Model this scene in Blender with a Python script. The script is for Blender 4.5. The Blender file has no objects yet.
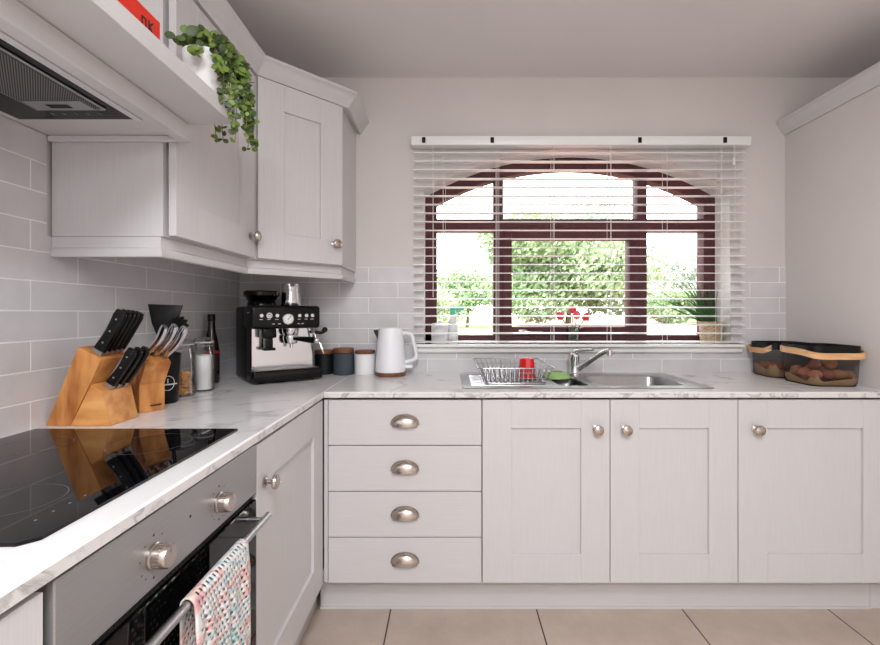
import bpy, bmesh, math, random
from mathutils import Matrix, Vector
R = math.radians
PI = math.pi
scene = bpy.context.scene
C = scene.collection
rng = random.Random(7)

# ------------------------------------------------------------------ materials
def lin(c):
    def f(v):
        v /= 255.0
        return v / 12.92 if v <= 0.04045 else ((v + 0.055) / 1.055) ** 2.4
    return (f(c[0]), f(c[1]), f(c[2]), 1.0)

def new_mat(name):
    m = bpy.data.materials.new(name); m.use_nodes = True
    nt = m.node_tree
    return m, nt, nt.nodes['Principled BSDF']

def N(nt, t, **kw):
    n = nt.nodes.new(t)
    for k, v in kw.items():
        if hasattr(n, k): setattr(n, k, v)
        else: n.inputs[k.replace('_', ' ')].default_value = v
    return n

def coords(nt, scale=(1, 1, 1), loc=(0, 0, 0), rot=(0, 0, 0)):
    tc = N(nt, 'ShaderNodeTexCoord'); mp = N(nt, 'ShaderNodeMapping')
    mp.inputs['Scale'].default_value = scale; mp.inputs['Location'].default_value = loc
    mp.inputs['Rotation'].default_value = rot
    nt.links.new(tc.outputs['Object'], mp.inputs['Vector'])
    return mp.outputs['Vector']

def ramp(nt, src, stops):
    r = N(nt, 'ShaderNodeValToRGB'); e = r.color_ramp.elements
    while len(e) < len(stops): e.new(0.5)
    for i, (p, c) in enumerate(stops):
        e[i].position = p; e[i].color = c
    nt.links.new(src, r.inputs['Fac'])
    return r.outputs['Color']

def bump(nt, b, src, strength=0.2, dist=0.001):
    n = N(nt, 'ShaderNodeBump'); n.inputs['Strength'].default_value = strength; n.inputs['Distance'].default_value = dist
    nt.links.new(src, n.inputs['Height']); nt.links.new(n.outputs['Normal'], b.inputs['Normal'])

def plain(name, col, rough=0.5, metal=0.0, coat=0.0, noise=0.0, nscale=20, spec=0.5):
    m, nt, b = new_mat(name)
    b.inputs['Roughness'].default_value = rough; b.inputs['Metallic'].default_value = metal
    b.inputs['Coat Weight'].default_value = coat; b.inputs['Specular IOR Level'].default_value = spec
    c = lin(col)
    if noise:
        nz = N(nt, 'ShaderNodeTexNoise'); nz.inputs['Scale'].default_value = nscale; nz.inputs['Detail'].default_value = 3
        nt.links.new(coords(nt), nz.inputs['Vector'])
        lo = tuple(v * (1 - noise) for v in c[:3]) + (1,); hi = tuple(min(1, v * (1 + noise)) for v in c[:3]) + (1,)
        nt.links.new(ramp(nt, nz.outputs['Fac'], [(0.3, lo), (0.7, hi)]), b.inputs['Base Color'])
    else:
        b.inputs['Base Color'].default_value = c
    return m

def grain(name, col, dark, scale, rough=0.45, bs=0.25, lo=0.35, hi=0.65):
    m, nt, b = new_mat(name)
    nz = N(nt, 'ShaderNodeTexNoise'); nz.inputs['Scale'].default_value = 1.0; nz.inputs['Detail'].default_value = 4
    nt.links.new(coords(nt, scale), nz.inputs['Vector'])
    nt.links.new(ramp(nt, nz.outputs['Fac'], [(lo, lin(dark)), (hi, lin(col))]), b.inputs['Base Color'])
    b.inputs['Roughness'].default_value = rough
    bump(nt, b, nz.outputs['Fac'], bs, 0.0008)
    return m

PAINT_C, PAINT_D = (204, 202, 203), (200, 198, 199)
M = {}
M['paint'] = grain('painted_wood', PAINT_C, PAINT_D, (260, 260, 7), 0.45, 0.14)
M['paint_h'] = grain('painted_wood_across', PAINT_C, PAINT_D, (7, 7, 260), 0.45, 0.14)
M['carcass'] = plain('cabinet_carcass', (203, 198, 198), 0.5)
M['wall'] = plain('wall_paint', (211, 206, 204), 0.85, noise=0.02, nscale=3)
M['reveal'] = plain('white_plaster', (236, 236, 234), 0.8)
M['ceil'] = plain('ceiling_paint', (222, 219, 219), 0.9, noise=0.02, nscale=2)
M['white'] = plain('white_gloss', (240, 240, 240), 0.3)
M['slat'] = plain('white_slat', (244, 243, 242), 0.35)
M['cord'] = plain('white_cord', (236, 234, 230), 0.8)
M['black'] = plain('black_plastic', (10, 10, 11), 0.35, spec=0.25)
M['gloss_black'] = plain('gloss_black', (8, 8, 9), 0.15, spec=0.3)
M['black_metal'] = plain('black_metal', (10, 10, 12), 0.4, spec=0.25)
M['glass_black'] = plain('black_glass', (6, 6, 8), 0.03, spec=0.22)
M['hood_glass'] = plain('hood_black_glass', (10, 11, 13), 0.25, spec=0.2)
M['rack_wire'] = plain('rack_wire', (150, 150, 152), 0.25, 1.0)
M['chrome'] = plain('chrome', (225, 225, 228), 0.12, 1.0)
M['nickel'] = plain('brushed_nickel', (190, 180, 172), 0.24, 1.0)
M['steel'] = plain('stainless_steel', (176, 176, 178), 0.3, 1.0, noise=0.05, nscale=60)
M['fascia'] = grain('brushed_steel', (158, 157, 157), (154, 153, 153), (400, 4, 400), 0.42, 0.03)
M['fascia'].node_tree.nodes['Principled BSDF'].inputs['Metallic'].default_value = 0.55
M['frame'] = plain('mahogany_frame', (90, 55, 58), 0.6, noise=0.15, nscale=30, spec=0.2)
M['bamboo'] = grain('bamboo_wood', (212, 148, 82), (158, 92, 42), (26, 26, 6), 0.4, 0.1)
M['bamboo_end'] = grain('bamboo_face', (222, 162, 96), (186, 118, 58), (6, 26, 26), 0.4, 0.1)
M['birch'] = grain('birch_band', (226, 182, 134), (208, 158, 108), (12, 12, 90), 0.5, 0.1)
M['walnut'] = grain('walnut_lid', (134, 82, 54), (98, 56, 36), (14, 80, 14), 0.5, 0.1)
M['dark_can'] = plain('black_stoneware', (20, 24, 25), 0.5, spec=0.25)
M['slate_can'] = plain('slate_stoneware', (62, 72, 78), 0.55, spec=0.3)
M['white_can'] = plain('white_stoneware', (236, 236, 238), 0.4)
M['kettle'] = plain('white_enamel', (238, 240, 244), 0.35)
M['red'] = plain('red_plastic', (214, 8, 20), 0.35)
M['green'] = plain('green_plastic', (150, 188, 118), 0.35)
M['turq'] = plain('turquoise_plastic', (80, 190, 165), 0.4)
M['redbook'] = plain('red_cover', (222, 44, 20), 0.4, noise=0.08, nscale=30)
M['redbook2'] = plain('scarlet_cover', (205, 30, 18), 0.4, noise=0.08, nscale=30)
M['page'] = plain('book_pages', (232, 222, 206), 0.8)
M['ink'] = plain('dark_print', (40, 24, 22), 0.6)
M['print'] = plain('white_print', (222, 228, 232), 0.6)
M['grey_print'] = plain('grey_print', (120, 122, 126), 0.5)
M['ring_print'] = plain('ring_print', (66, 68, 72), 0.3)
M['silver'] = plain('silver_trim', (214, 214, 218), 0.35, 0.35)
M['leaf'] = plain('leaf_green', (98, 122, 48), 0.5, noise=0.45, nscale=25)
M['leaf_dark'] = plain('leaf_dark_green', (54, 74, 32), 0.5, noise=0.3, nscale=25)
M['stem'] = plain('plant_stem', (110, 112, 60), 0.6)
M['grass'] = plain('grass_blade', (46, 96, 44), 0.5, noise=0.3, nscale=20)
M['wicker'] = grain('wicker_pot', (216, 196, 166), (160, 136, 104), (60, 60, 160), 0.8, 0.5)
M['soil'] = plain('soil', (60, 44, 34), 0.9)
M['tulip'] = plain('tulip_petal', (226, 72, 84), 0.5, noise=0.2, nscale=40)
M['tulip2'] = plain('tulip_petal_pale', (236, 104, 104), 0.5, noise=0.2, nscale=40)
M['potato'] = plain('potato_skin', (196, 122, 92), 0.75, noise=0.3, nscale=6)
M['potato_brown'] = plain('potato_skin_brown', (178, 120, 84), 0.75, noise=0.35, nscale=8)
M['potato_dark'] = plain('potato_skin_dark', (156, 90, 72), 0.75, noise=0.35, nscale=8)
M['paper'] = plain('brown_paper', (196, 158, 118), 0.85, noise=0.12, nscale=25)
M['pasta'] = plain('dried_pasta', (236, 176, 100), 0.55, noise=0.2, nscale=60)
M['sugar'] = plain('white_sugar', (246, 246, 246), 0.8)
M['sauce'] = plain('dark_sauce', (34, 18, 16), 0.12, coat=0.3)
M['label_red'] = plain('red_label', (150, 34, 34), 0.5)
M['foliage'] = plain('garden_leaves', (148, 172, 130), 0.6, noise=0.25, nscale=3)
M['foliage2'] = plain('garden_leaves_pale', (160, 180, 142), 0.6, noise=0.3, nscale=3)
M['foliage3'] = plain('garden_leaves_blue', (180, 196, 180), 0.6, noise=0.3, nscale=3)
M['bark'] = plain('bark', (104, 84, 66), 0.9)
M['drive'] = plain('pink_gravel', (158, 122, 112), 0.95, noise=0.1, nscale=3)
M['lawn'] = plain('lawn', (140, 158, 100), 0.95, noise=0.2, nscale=2)
M['gap'] = plain('dark_recess', (26, 24, 24), 0.8)

def make_glass(name, tint=(1, 1, 1), refl=1.0):
    m, nt, b = new_mat(name)
    nt.nodes.remove(b)
    out = nt.nodes['Material Output']
    tr = N(nt, 'ShaderNodeBsdfTransparent'); tr.inputs['Color'].default_value = (*tint, 1)
    gl = N(nt, 'ShaderNodeBsdfGlossy'); gl.inputs['Roughness'].default_value = 0.03
    fr = N(nt, 'ShaderNodeFresnel'); fr.inputs['IOR'].default_value = 1.45
    mu = N(nt, 'ShaderNodeMath', operation='MULTIPLY'); mu.inputs[1].default_value = refl
    mx = N(nt, 'ShaderNodeMixShader')
    nt.links.new(fr.outputs[0], mu.inputs[0]); nt.links.new(mu.outputs[0], mx.inputs['Fac'])
    nt.links.new(tr.outputs[0], mx.inputs[1]); nt.links.new(gl.outputs[0], mx.inputs[2])
    nt.links.new(mx.outputs[0], out.inputs['Surface'])
    return m
M['glass'] = make_glass('clear_glass', (0.985, 0.99, 0.985), 0.7)
M['pane'] = make_glass('window_glass', (0.97, 0.98, 0.98), 0.6)

def make_mesh_mat():
    m, nt, b = new_mat('black_wire_mesh')
    out = nt.nodes['Material Output']
    b.inputs['Base Color'].default_value = lin((14, 14, 16)); b.inputs['Roughness'].default_value = 0.45
    tr = N(nt, 'ShaderNodeBsdfTransparent'); mx = N(nt, 'ShaderNodeMixShader')
    mx.inputs['Fac'].default_value = 0.6      # share of the fine mesh that is open
    nt.links.new(b.outputs[0], mx.inputs[1]); nt.links.new(tr.outputs[0], mx.inputs[2])
    nt.links.new(mx.outputs[0], out.inputs['Surface'])
    return m
M['wire_mesh'] = make_mesh_mat()

def make_tiles(name, axis, uoff, zline):
    """glazed 300 x 76 mm wall tiles laid half-bond, white grout"""
    m, nt, b = new_mat(name)
    tc = N(nt, 'ShaderNodeTexCoord'); sx = N(nt, 'ShaderNodeSeparateXYZ'); nt.links.new(tc.outputs['Object'], sx.inputs[0])
    w, h = 0.303, 0.079
    au = N(nt, 'ShaderNodeMath', operation='ADD'); au.inputs[1].default_value = 10 * w + w / 2 - uoff
    av = N(nt, 'ShaderNodeMath', operation='ADD'); av.inputs[1].default_value = 20 * h - zline
    nt.links.new(sx.outputs[axis], au.inputs[0]); nt.links.new(sx.outputs[2], av.inputs[0])
    cb = N(nt, 'ShaderNodeCombineXYZ'); nt.links.new(au.outputs[0], cb.inputs[0]); nt.links.new(av.outputs[0], cb.inputs[1])
    br = N(nt, 'ShaderNodeTexBrick'); br.offset = 0.5; br.offset_frequency = 2
    br.inputs['Scale'].default_value = 1.0; br.inputs['Brick Width'].default_value = w; br.inputs['Row Height'].default_value = h
    br.inputs['Mortar Size'].default_value = 0.0022; br.inputs['Mortar Smooth'].default_value = 0.25; br.inputs['Bias'].default_value = 0.0
    br.inputs['Color1'].default_value = lin((208, 206, 208)); br.inputs['Color2'].default_value = lin((216, 214, 216)); br.inputs['Mortar'].default_value = lin((246, 245, 244))
    nt.links.new(cb.outputs[0], br.inputs['Vector'])
    nz = N(nt, 'ShaderNodeTexNoise'); nz.inputs['Scale'].default_value = 9; nz.inputs['Detail'].default_value = 4
    nt.links.new(tc.outputs['Object'], nz.inputs['Vector'])
    mx = N(nt, 'ShaderNodeMix', data_type='RGBA', blend_type='MULTIPLY'); mx.inputs['Factor'].default_value = 1.0
    nt.links.new(br.outputs['Color'], mx.inputs['A'])
    nt.links.new(ramp(nt, nz.outputs['Fac'], [(0.3, (0.88, 0.88, 0.88, 1)), (0.7, (1, 1, 1, 1))]), mx.inputs['B'])
    nt.links.new(mx.outputs['Result'], b.inputs['Base Color'])
    b.inputs['Roughness'].default_value = 0.32
    iv = N(nt, 'ShaderNodeMath', operation='SUBTRACT'); iv.inputs[0].default_value = 1.0
    nt.links.new(br.outputs['Fac'], iv.inputs[1])
    bump(nt, b, iv.outputs[0], 0.5, 0.0015)
    return m
M['tiles_back'] = make_tiles('wall_tiles_x', 0, -0.42, 1.22)
M['tiles_left'] = make_tiles('wall_tiles_y', 1, 1.49, 1.226)

def make_marble(name, base, sc1, cover, rough):
    m, nt, b = new_mat(name)
    v = coords(nt, (1, 1, 1), rot=(0, 0, 0.5))
    n1 = N(nt, 'ShaderNodeTexNoise'); n1.inputs['Scale'].default_value = sc1; n1.inputs['Detail'].default_value = 7; n1.inputs['Roughness'].default_value = 0.58
    n1.inputs['Distortion'].default_value = 1.0
    nt.links.new(v, n1.inputs['Vector'])
    a = ramp(nt, n1.outputs['Fac'], [(0.455, (1, 1, 1, 1)), (0.495, (0.52, 0.51, 0.51, 1)), (0.512, (0.66, 0.65, 0.65, 1)), (0.55, (1, 1, 1, 1))])
    n2 = N(nt, 'ShaderNodeTexNoise'); n2.inputs['Scale'].default_value = 9; n2.inputs['Detail'].default_value = 5
    nt.links.new(v, n2.inputs['Vector'])
    mask = ramp(nt, n2.outputs['Fac'], [(cover, (0, 0, 0, 1)), (cover + 0.22, (1, 1, 1, 1))])
    mx = N(nt, 'ShaderNodeMix', data_type='RGBA'); nt.links.new(mask, mx.inputs['Factor'])
    mx.inputs['A'].default_value = (1, 1, 1, 1); nt.links.new(a, mx.inputs['B'])
    ml = N(nt, 'ShaderNodeMix', data_type='RGBA', blend_type='MULTIPLY'); ml.inputs['Factor'].default_value = 1
    ml.inputs['A'].default_value = lin(base); nt.links.new(mx.outputs['Result'], ml.inputs['B'])
    nt.links.new(ml.outputs['Result'], b.inputs['Base Color'])
    b.inputs['Roughness'].default_value = rough
    return m
M['marble'] = make_marble('marble_worktop', (230, 229, 230), 2.6, 0.46, 0.2)
M['marble_edge'] = make_marble('marble_edge', (216, 213, 212), 9.0, 0.36, 0.4)
def edge_faces(o):
    o.data.materials.append(M['marble_edge'])
    for p in o.data.polygons:
        if abs(p.normal.z) < 0.5: p.material_index = 1
    return o

def make_floor():
    m, nt, b = new_mat('floor_tiles')
    tc = N(nt, 'ShaderNodeTexCoord'); mp = N(nt, 'ShaderNodeMapping')
    mp.inputs['Location'].default_value = (6.0 + 0.244, 6.0 - 0.36, 0)
    nt.links.new(tc.outputs['Object'], mp.inputs['Vector'])
    br = N(nt, 'ShaderNodeTexBrick'); br.offset = 0.0; br.inputs['Scale'].default_value = 1
    br.inputs['Brick Width'].default_value = 0.6; br.inputs['Row Height'].default_value = 0.6; br.inputs['Mortar Size'].default_value = 0.003
    br.inputs['Color1'].default_value = lin((203, 187, 175)); br.inputs['Color2'].default_value = lin((198, 182, 170)); br.inputs['Mortar'].default_value = lin((66, 58, 54))
    nt.links.new(mp.outputs[0], br.inputs['Vector'])
    nz = N(nt, 'ShaderNodeTexNoise'); nz.inputs['Scale'].default_value = 5; nz.inputs['Detail'].default_value = 8; nz.inputs['Roughness'].default_value = 0.7
    nt.links.new(tc.outputs['Object'], nz.inputs['Vector'])
    mx = N(nt, 'ShaderNodeMix', data_type='RGBA', blend_type='MULTIPLY'); mx.inputs['Factor'].default_value = 1.0
    nt.links.new(br.outputs['Color'], mx.inputs['A'])
    nt.links.new(ramp(nt, nz.outputs['Fac'], [(0.3, (0.8, 0.78, 0.76, 1)), (0.7, (1, 1, 1, 1))]), mx.inputs['B'])
    nt.links.new(mx.outputs['Result'], b.inputs['Base Color'])
    b.inputs['Roughness'].default_value = 0.45
    return m
M['floor'] = make_floor()

def make_crochet():
    m, nt, b = new_mat('crochet_cotton')
    v = coords(nt, (2, 3, 13))
    nz = N(nt, 'ShaderNodeTexNoise'); nz.inputs['Scale'].default_value = 1.6; nz.inputs['Detail'].default_value = 3; nz.inputs['Distortion'].default_value = 0.6
    nt.links.new(v, nz.inputs['Vector'])
    w = (0.66, 0.645, 0.64, 1)
    cr = ramp(nt, nz.outputs['Fac'], [(0.28, (0.60, 0.42, 0.32, 1)), (0.34, w), (0.39, w), (0.42, (0.24, 0.46, 0.48, 1)), (0.45, w), (0.49, w), (0.52, (0.62, 0.30, 0.36, 1)), (0.55, (0.66, 0.48, 0.38, 1)), (0.58, w), (0.63, w), (0.66, (0.30, 0.48, 0.52, 1)), (0.70, w)])
    nt.links.new(cr, b.inputs['Base Color']); b.inputs['Roughness'].default_value = 0.9
    return m
M['crochet'] = make_crochet()

def make_filter():
    m, nt, b = new_mat('filter_mesh')
    b.inputs['Metallic'].default_value = 0.3; b.inputs['Roughness'].default_value = 0.5
    wv = N(nt, 'ShaderNodeTexWave'); wv.inputs['Scale'].default_value = 120
    nt.links.new(coords(nt, (1, 0.9, 1)), wv.inputs['Vector'])
    wv.bands_direction = 'DIAGONAL'
    nt.links.new(ramp(nt, wv.outputs['Fac'], [(0.3, lin((22, 22, 24))), (0.75, lin((120, 118, 116)))]), b.inputs['Base Color'])
    return m
M['filter'] = make_filter()

# ------------------------------------------------------------------ mesh helpers
def world_of(o):
    m = Matrix.Identity(4)
    while o is not None:
        m = o.matrix_basis @ m; o = o.parent
    return m

class MB:
    def __init__(self): self.bm = bmesh.new(); self.mi = 0
    def merge(self, t, X=None):
        for f in t.faces: f.material_index = self.mi
        if X is not None: t.transform(X)
        me = bpy.data.meshes.new('tmp'); t.to_mesh(me); t.free()
        self.bm.from_mesh(me); bpy.data.meshes.remove(me); return self
    def box(self, x0, x1, y0, y1, z0, z1, bev=0.0, seg=2, X=None):
        t = bmesh.new(); bmesh.ops.create_cube(t, size=1)
        bmesh.ops.scale(t, vec=(x1 - x0, y1 - y0, z1 - z0), verts=t.verts)
        bmesh.ops.translate(t, vec=((x0 + x1) / 2, (y0 + y1) / 2, (z0 + z1) / 2), verts=t.verts)
        if bev: bmesh.ops.bevel(t, geom=t.edges[:], offset=bev, segments=seg, profile=0.5, affect='EDGES')
        return self.merge(t, X)
    def lathe(self, prof, seg=28, X=None, c=(0, 0, 0)):
        t = bmesh.new(); rings = []
        for r, z in prof:
            if r < 1e-6: rings.append([t.verts.new((c[0], c[1], c[2] + z))])
            else: rings.append([t.verts.new((c[0] + r * math.cos(2 * PI * k / seg), c[1] + r * math.sin(2 * PI * k / seg), c[2] + z)) for k in range(seg)])
        for a, b in zip(rings, rings[1:]):
            for k in range(seg):
                k2 = (k + 1) % seg
                if len(a) == 1 and len(b) == 1: continue
                if len(a) == 1: t.faces.new((a[0], b[k], b[k2]))
                elif len(b) == 1: t.faces.new((a[k], a[k2], b[0]))
                else: t.faces.new((a[k], a[k2], b[k2], b[k]))
        bmesh.ops.recalc_face_normals(t, faces=t.faces[:])
        return self.merge(t, X)
    def tube(self, pts, r, seg=8, closed=False, X=None, flat=1.0):
        P = [Vector(p) for p in pts]; n = len(P)
        rs = r if isinstance(r, (list, tuple)) else [r] * n
        t = bmesh.new(); rings = []; up = None
        for i, p in enumerate(P):
            if closed: d = P[(i + 1) % n] - P[i - 1]
            else: d = P[min(i + 1, n - 1)] - P[max(i - 1, 0)]
            d.normalize()
            if up is None:
                up = Vector((0, 0, 1)) if abs(d.z) < 0.9 else Vector((1, 0, 0))
            u = (up - d * up.dot(d)).normalized(); w = d.cross(u); up = u
            rings.append([t.verts.new(p + (u * math.cos(2 * PI * k / seg) + w * math.sin(2 * PI * k / seg) * flat) * rs[i]) for k in range(seg)])
        m = n if closed else n - 1
        for i in range(m):
            a, b = rings[i], rings[(i + 1) % n]
            for k in range(seg): t.faces.new((a[k], a[(k + 1) % seg], b[(k + 1) % seg], b[k]))
        if not closed:
            t.faces.new(rings[0][::-1]); t.faces.new(rings[-1])
        bmesh.ops.recalc_face_normals(t, faces=t.faces[:])
        return self.merge(t, X)
    def cyl(self, p0, p1, r0, r1=None, seg=20, X=None):
        return self.tube([p0, p1], [r0, r0 if r1 is None else r1], seg, X=X)
    def prism(self, poly, plane, lo, hi, bev=0.0, X=None):
        t = bmesh.new()
        def P(a, b, c): return {'xz': (a, c, b), 'xy': (a, b, c), 'yz': (c, a, b)}[plane]
        A = [t.verts.new(P(a, b, lo)) for a, b in poly]; B = [t.verts.new(P(a, b, hi)) for a, b in poly]
        t.faces.new(A); t.faces.new(B[::-1])
        for i in range(len(poly)):
            j = (i + 1) % len(poly); t.faces.new((A[i], B[i], B[j], A[j]))
        bmesh.ops.recalc_face_normals(t, faces=t.faces[:])
        if bev: bmesh.ops.bevel(t, geom=t.edges[:], offset=bev, segments=2, profile=0.5, affect='EDGES')
        return self.merge(t, X)
    def ball(self, c, r, s=(1, 1, 1), X=None, u=18, v=12):
        t = bmesh.new(); bmesh.ops.create_uvsphere(t, u_segments=u, v_segments=v, radius=r)
        bmesh.ops.scale(t, vec=s, verts=t.verts); bmesh.ops.translate(t, vec=c, verts=t.verts)
        return self.merge(t, X)
    def raw(self, verts, faces, X=None, weld=0.0):
        t = bmesh.new(); V = [t.verts.new(v) for v in verts]
        for f in faces:
            try: t.faces.new([V[i] for i in f])
            except ValueError: pass
        if weld: bmesh.ops.remove_doubles(t, verts=t.verts, dist=weld)
        bmesh.ops.recalc_face_normals(t, faces=t.faces[:])
        return self.merge(t, X)
    def sweep(self, path, prof, z0, side=1):
        """mitred moulding: path of (x, y), profile of (outward, z); outward is to the right of travel for side=1"""
        P = [Vector(p) for p in path]; n = len(P); dirs = [(P[i + 1] - P[i]).normalized() for i in range(n - 1)]
        nor = [Vector((d.y, -d.x)) * side for d in dirs]
        t = bmesh.new(); rings = []
        for i in range(n):
            if i == 0: m = nor[0]
            elif i == n - 1: m = nor[-1]
            else:
                m = nor[i - 1] + nor[i]; m = m / (m.dot(nor[i]))
            rings.append([t.verts.new((P[i].x + m.x * o, P[i].y + m.y * o, z0 + z)) for o, z in prof])
        k = len(prof)
        for a, b in zip(rings, rings[1:]):
            for j in range(k): t.faces.new((a[j], a[(j + 1) % k], b[(j + 1) % k], b[j]))
        t.faces.new(rings[0]); t.faces.new(rings[-1][::-1])
        bmesh.ops.recalc_face_normals(t, faces=t.faces[:])
        return self.merge(t)
    def build(self, name, mat, parent=None, world=False, angle=35):
        me = bpy.data.meshes.new(name)
        if parent is not None and world: self.bm.transform(world_of(parent).inverted())
        self.bm.to_mesh(me); self.bm.free()
        for m in (mat if isinstance(mat, (list, tuple)) else [mat]): me.materials.append(M[m])
        for p in me.polygons: p.use_smooth = True
        me.set_sharp_from_angle(angle=R(angle))
        o = bpy.data.objects.new(name, me); C.objects.link(o)
        if parent is not None: o.parent = parent
        return o

def T(name, label, cat, loc=(0, 0, 0), rz=0.0, group=None):
    o = bpy.data.objects.new(name, None); C.objects.link(o); o.empty_display_size = 0.05
    o.location = loc; o.rotation_euler = (0, 0, rz); o['label'] = label; o['category'] = cat
    if group: o['group'] = group
    return o
def tag(o, label, cat, group=None):
    o['label'] = label; o['category'] = cat
    if group: o['group'] = group
    return o
def S(o, label=None):
    o['kind'] = 'structure'
    if label: o['label'] = label
    return o
def structure_empty(name):
    o = bpy.data.objects.new(name, None); C.objects.link(o); o['kind'] = 'structure'; return o
def copy_thing(o):
    r = o.copy(); C.objects.link(r)
    for ch in list(o.children):
        c = ch.copy(); C.objects.link(c); c.parent = r
        for g in list(ch.children):
            d = g.copy(); C.objects.link(d); d.parent = c
    return r
def place(x, y, z, deg=0): return Matrix.Translation((x, y, z)) @ Matrix.Rotation(R(deg), 4, 'Z')

# ------------------------------------------------------------------ room numbers (metres; camera stands over the origin)
EYE = 1.22
XL, XR, YB, YF, H = -1.10, 2.36, 2.363, -2.6, 2.44
WT, WB = 0.9145, 0.8925            # worktop top and underside
DY, DX = 1.78, -0.494              # door faces of the back run and of the left run
TX, TY = XL + 0.008, YB - 0.008    # tiled wall faces
WCX, WHW, ZS, ZA, ZSILL = 0.6575, 0.7925, 1.852, 2.07, 1.017
ARC_R = (WHW ** 2 + (ZA - ZS) ** 2) / (2 * (ZA - ZS)); ARC_C = ZA - ARC_R
def arch(x, r=ARC_R): return ARC_C + math.sqrt(max(r * r - (x - WCX) ** 2, 0))
WX0, WX1 = WCX - WHW, WCX + WHW

# floor, ceiling, walls
S(MB().box(-1.6, 2.9, YF - 0.3, 2.7, -0.12, 0).build('floor', 'floor'))
S(MB().box(-1.6, 2.9, YF - 1.6, 2.75, H, H + 0.2).build('ceiling', 'ceil'))  # slab runs past the rear wall, unseen overhang added to block the sun
S(MB().box(XL - 0.3, XL, YF - 0.3, 2.7, 0, H).build('wall_left', 'wall'))
S(MB().box(XR, XR + 0.3, YF - 0.3, 2.7, 0, H).build('wall_right', 'wall'))
mb = MB()
mb.box(XL, -0.55, YF - 0.2, YF, 0, H); mb.box(1.85, XR, YF - 0.2, YF, 0, H); mb.box(-0.55, 1.85, YF - 0.2, YF, 2.1, H)
S(mb.build('wall_rear', 'wall'))
d1 = structure_empty('door_1')
mb = MB(); mb.box(-0.55, -0.49, YF - 0.12, YF - 0.04, 0, 2.1); mb.box(1.79, 1.85, YF - 0.12, YF - 0.04, 0, 2.1); mb.box(-0.49, 1.79, YF - 0.12, YF - 0.04, 2.04, 2.1)
mb.box(0.62, 0.68, YF - 0.12, YF - 0.04, 0, 2.04)
mb.build('door_frame', 'white', d1)
for xa, xb in ((-0.489, 0.619), (0.681, 1.789)):
    mb = MB(); mb.box(xa, xb, YF - 0.10, YF - 0.06, 0.005, 2.035, 0.002, 1)
    for za, zb_ in ((0.15, 0.95), (1.1, 1.9)): mb.box(xa + 0.12, xb - 0.12, YF - 0.0605, YF - 0.054, za, zb_, 0.004, 1)
    mb.build('added_door_leaf', 'white', d1)  # closed leaves added out of view to shut out the sky light

def wall_with_arch():
    mb = MB(); y0, y1 = YB, YB + 0.3
    xs = [WX0 + (WX1 - WX0) * k / 40 for k in range(41)]
    V, F, soff = [], [], []
    def quad(a, b, c, d): F.append([len(V) + i for i in range(4)]); V.extend([a, b, c, d])
    for y in (y0, y1):
        quad((XL, y, 0), (WX0, y, 0), (WX0, y, H), (XL, y, H)); quad((WX1, y, 0), (XR, y, 0), (XR, y, H), (WX1, y, H))
        for a, b in zip(xs, xs[1:]):
            quad((a, y, 0), (b, y, 0), (b, y, ZSILL), (a, y, ZSILL)); quad((a, y, arch(a)), (b, y, arch(b)), (b, y, H), (a, y, H))
    mb.raw(V, F)
    V, F = [], []
    for a, b in zip(xs, xs[1:]): quad((a, y0, arch(a)), (b, y0, arch(b)), (b, y1, arch(b)), (a, y1, arch(a)))
    for x in (WX0, WX1): quad((x, y0, ZSILL), (x, y1, ZSILL), (x, y1, ZS), (x, y0, ZS))
    quad((WX0, y0, ZSILL), (WX1, y0, ZSILL), (WX1, y1, ZSILL), (WX0, y1, ZSILL))
    mb.mi = 1; mb.raw(V, F)
    return S(mb.build('wall_back', ['wall', 'reveal']))
wall_with_arch()

# tiling
mb = MB()
mb.box(-1.087, WX0, TY, YB, WT, 1.457); mb.box(WX1, 1.736, TY, YB, WT, 1.457); mb.box(WX0, WX1, TY, YB, WT, ZSILL)
S(mb.build('trim_1', 'tiles_back'), 'pale grey brick-bond wall tiles behind the sink worktop')
mb = MB(); mb.box(XL, TX, 0.0, 1.235, WT, 1.70); mb.box(XL, TX, 1.235, YB, WT, 1.43)
S(mb.build('trim_2', 'tiles_left'), 'grey brick-bond wall tiles behind the hob')

# ------------------------------------------------------------------ window
win = structure_empty('window_1'); win.location = (WCX, 2.5, ZSILL)
FY0, FY1 = 2.495, 2.565
def ring(off_out, off_in, y0, y1, zb, name, n=36):
    ro, ri = ARC_R - off_out, ARC_R - off_in
    ho, hi = WHW - off_out, WHW - off_in
    so, si = math.asin(ho / ro), math.asin(hi / ri)
    O = [(WCX - ho, zb)] + [(WCX + ro * math.sin(a), ARC_C + ro * math.cos(a)) for a in [-so + 2 * so * k / n for k in range(n + 1)]] + [(WCX + ho, zb)]
    I = [(WCX - hi, zb)] + [(WCX + ri * math.sin(a), ARC_C + ri * math.cos(a)) for a in [-si + 2 * si * k / n for k in range(n + 1)]] + [(WCX + hi, zb)]
    V, F = [], []
    for (a, b) in zip(O, I): V += [(a[0], y0, a[1]), (b[0], y0, b[1]), (b[0], y1, b[1]), (a[0], y1, a[1])]
    for k in range(len(O) - 1):
        i, j = 4 * k, 4 * k + 4
        for q in range(4): F.append((i + q, i + (q + 1) % 4, j + (q + 1) % 4, j + q))
    e = 4 * (len(O) - 1); F += [(0, 1, 2, 3), (e, e + 1, e + 2, e + 3)]
    return MB().raw(V, F)
mb = ring(-0.01, 0.062, FY0, FY1, ZSILL, 'f'); mb.box(WX0, WX1, FY0, FY1, ZSILL - 0.0, 1.098)
mb.build('window_frame', 'frame', win, True)
ML, MR = 0.265, 1.05
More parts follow.
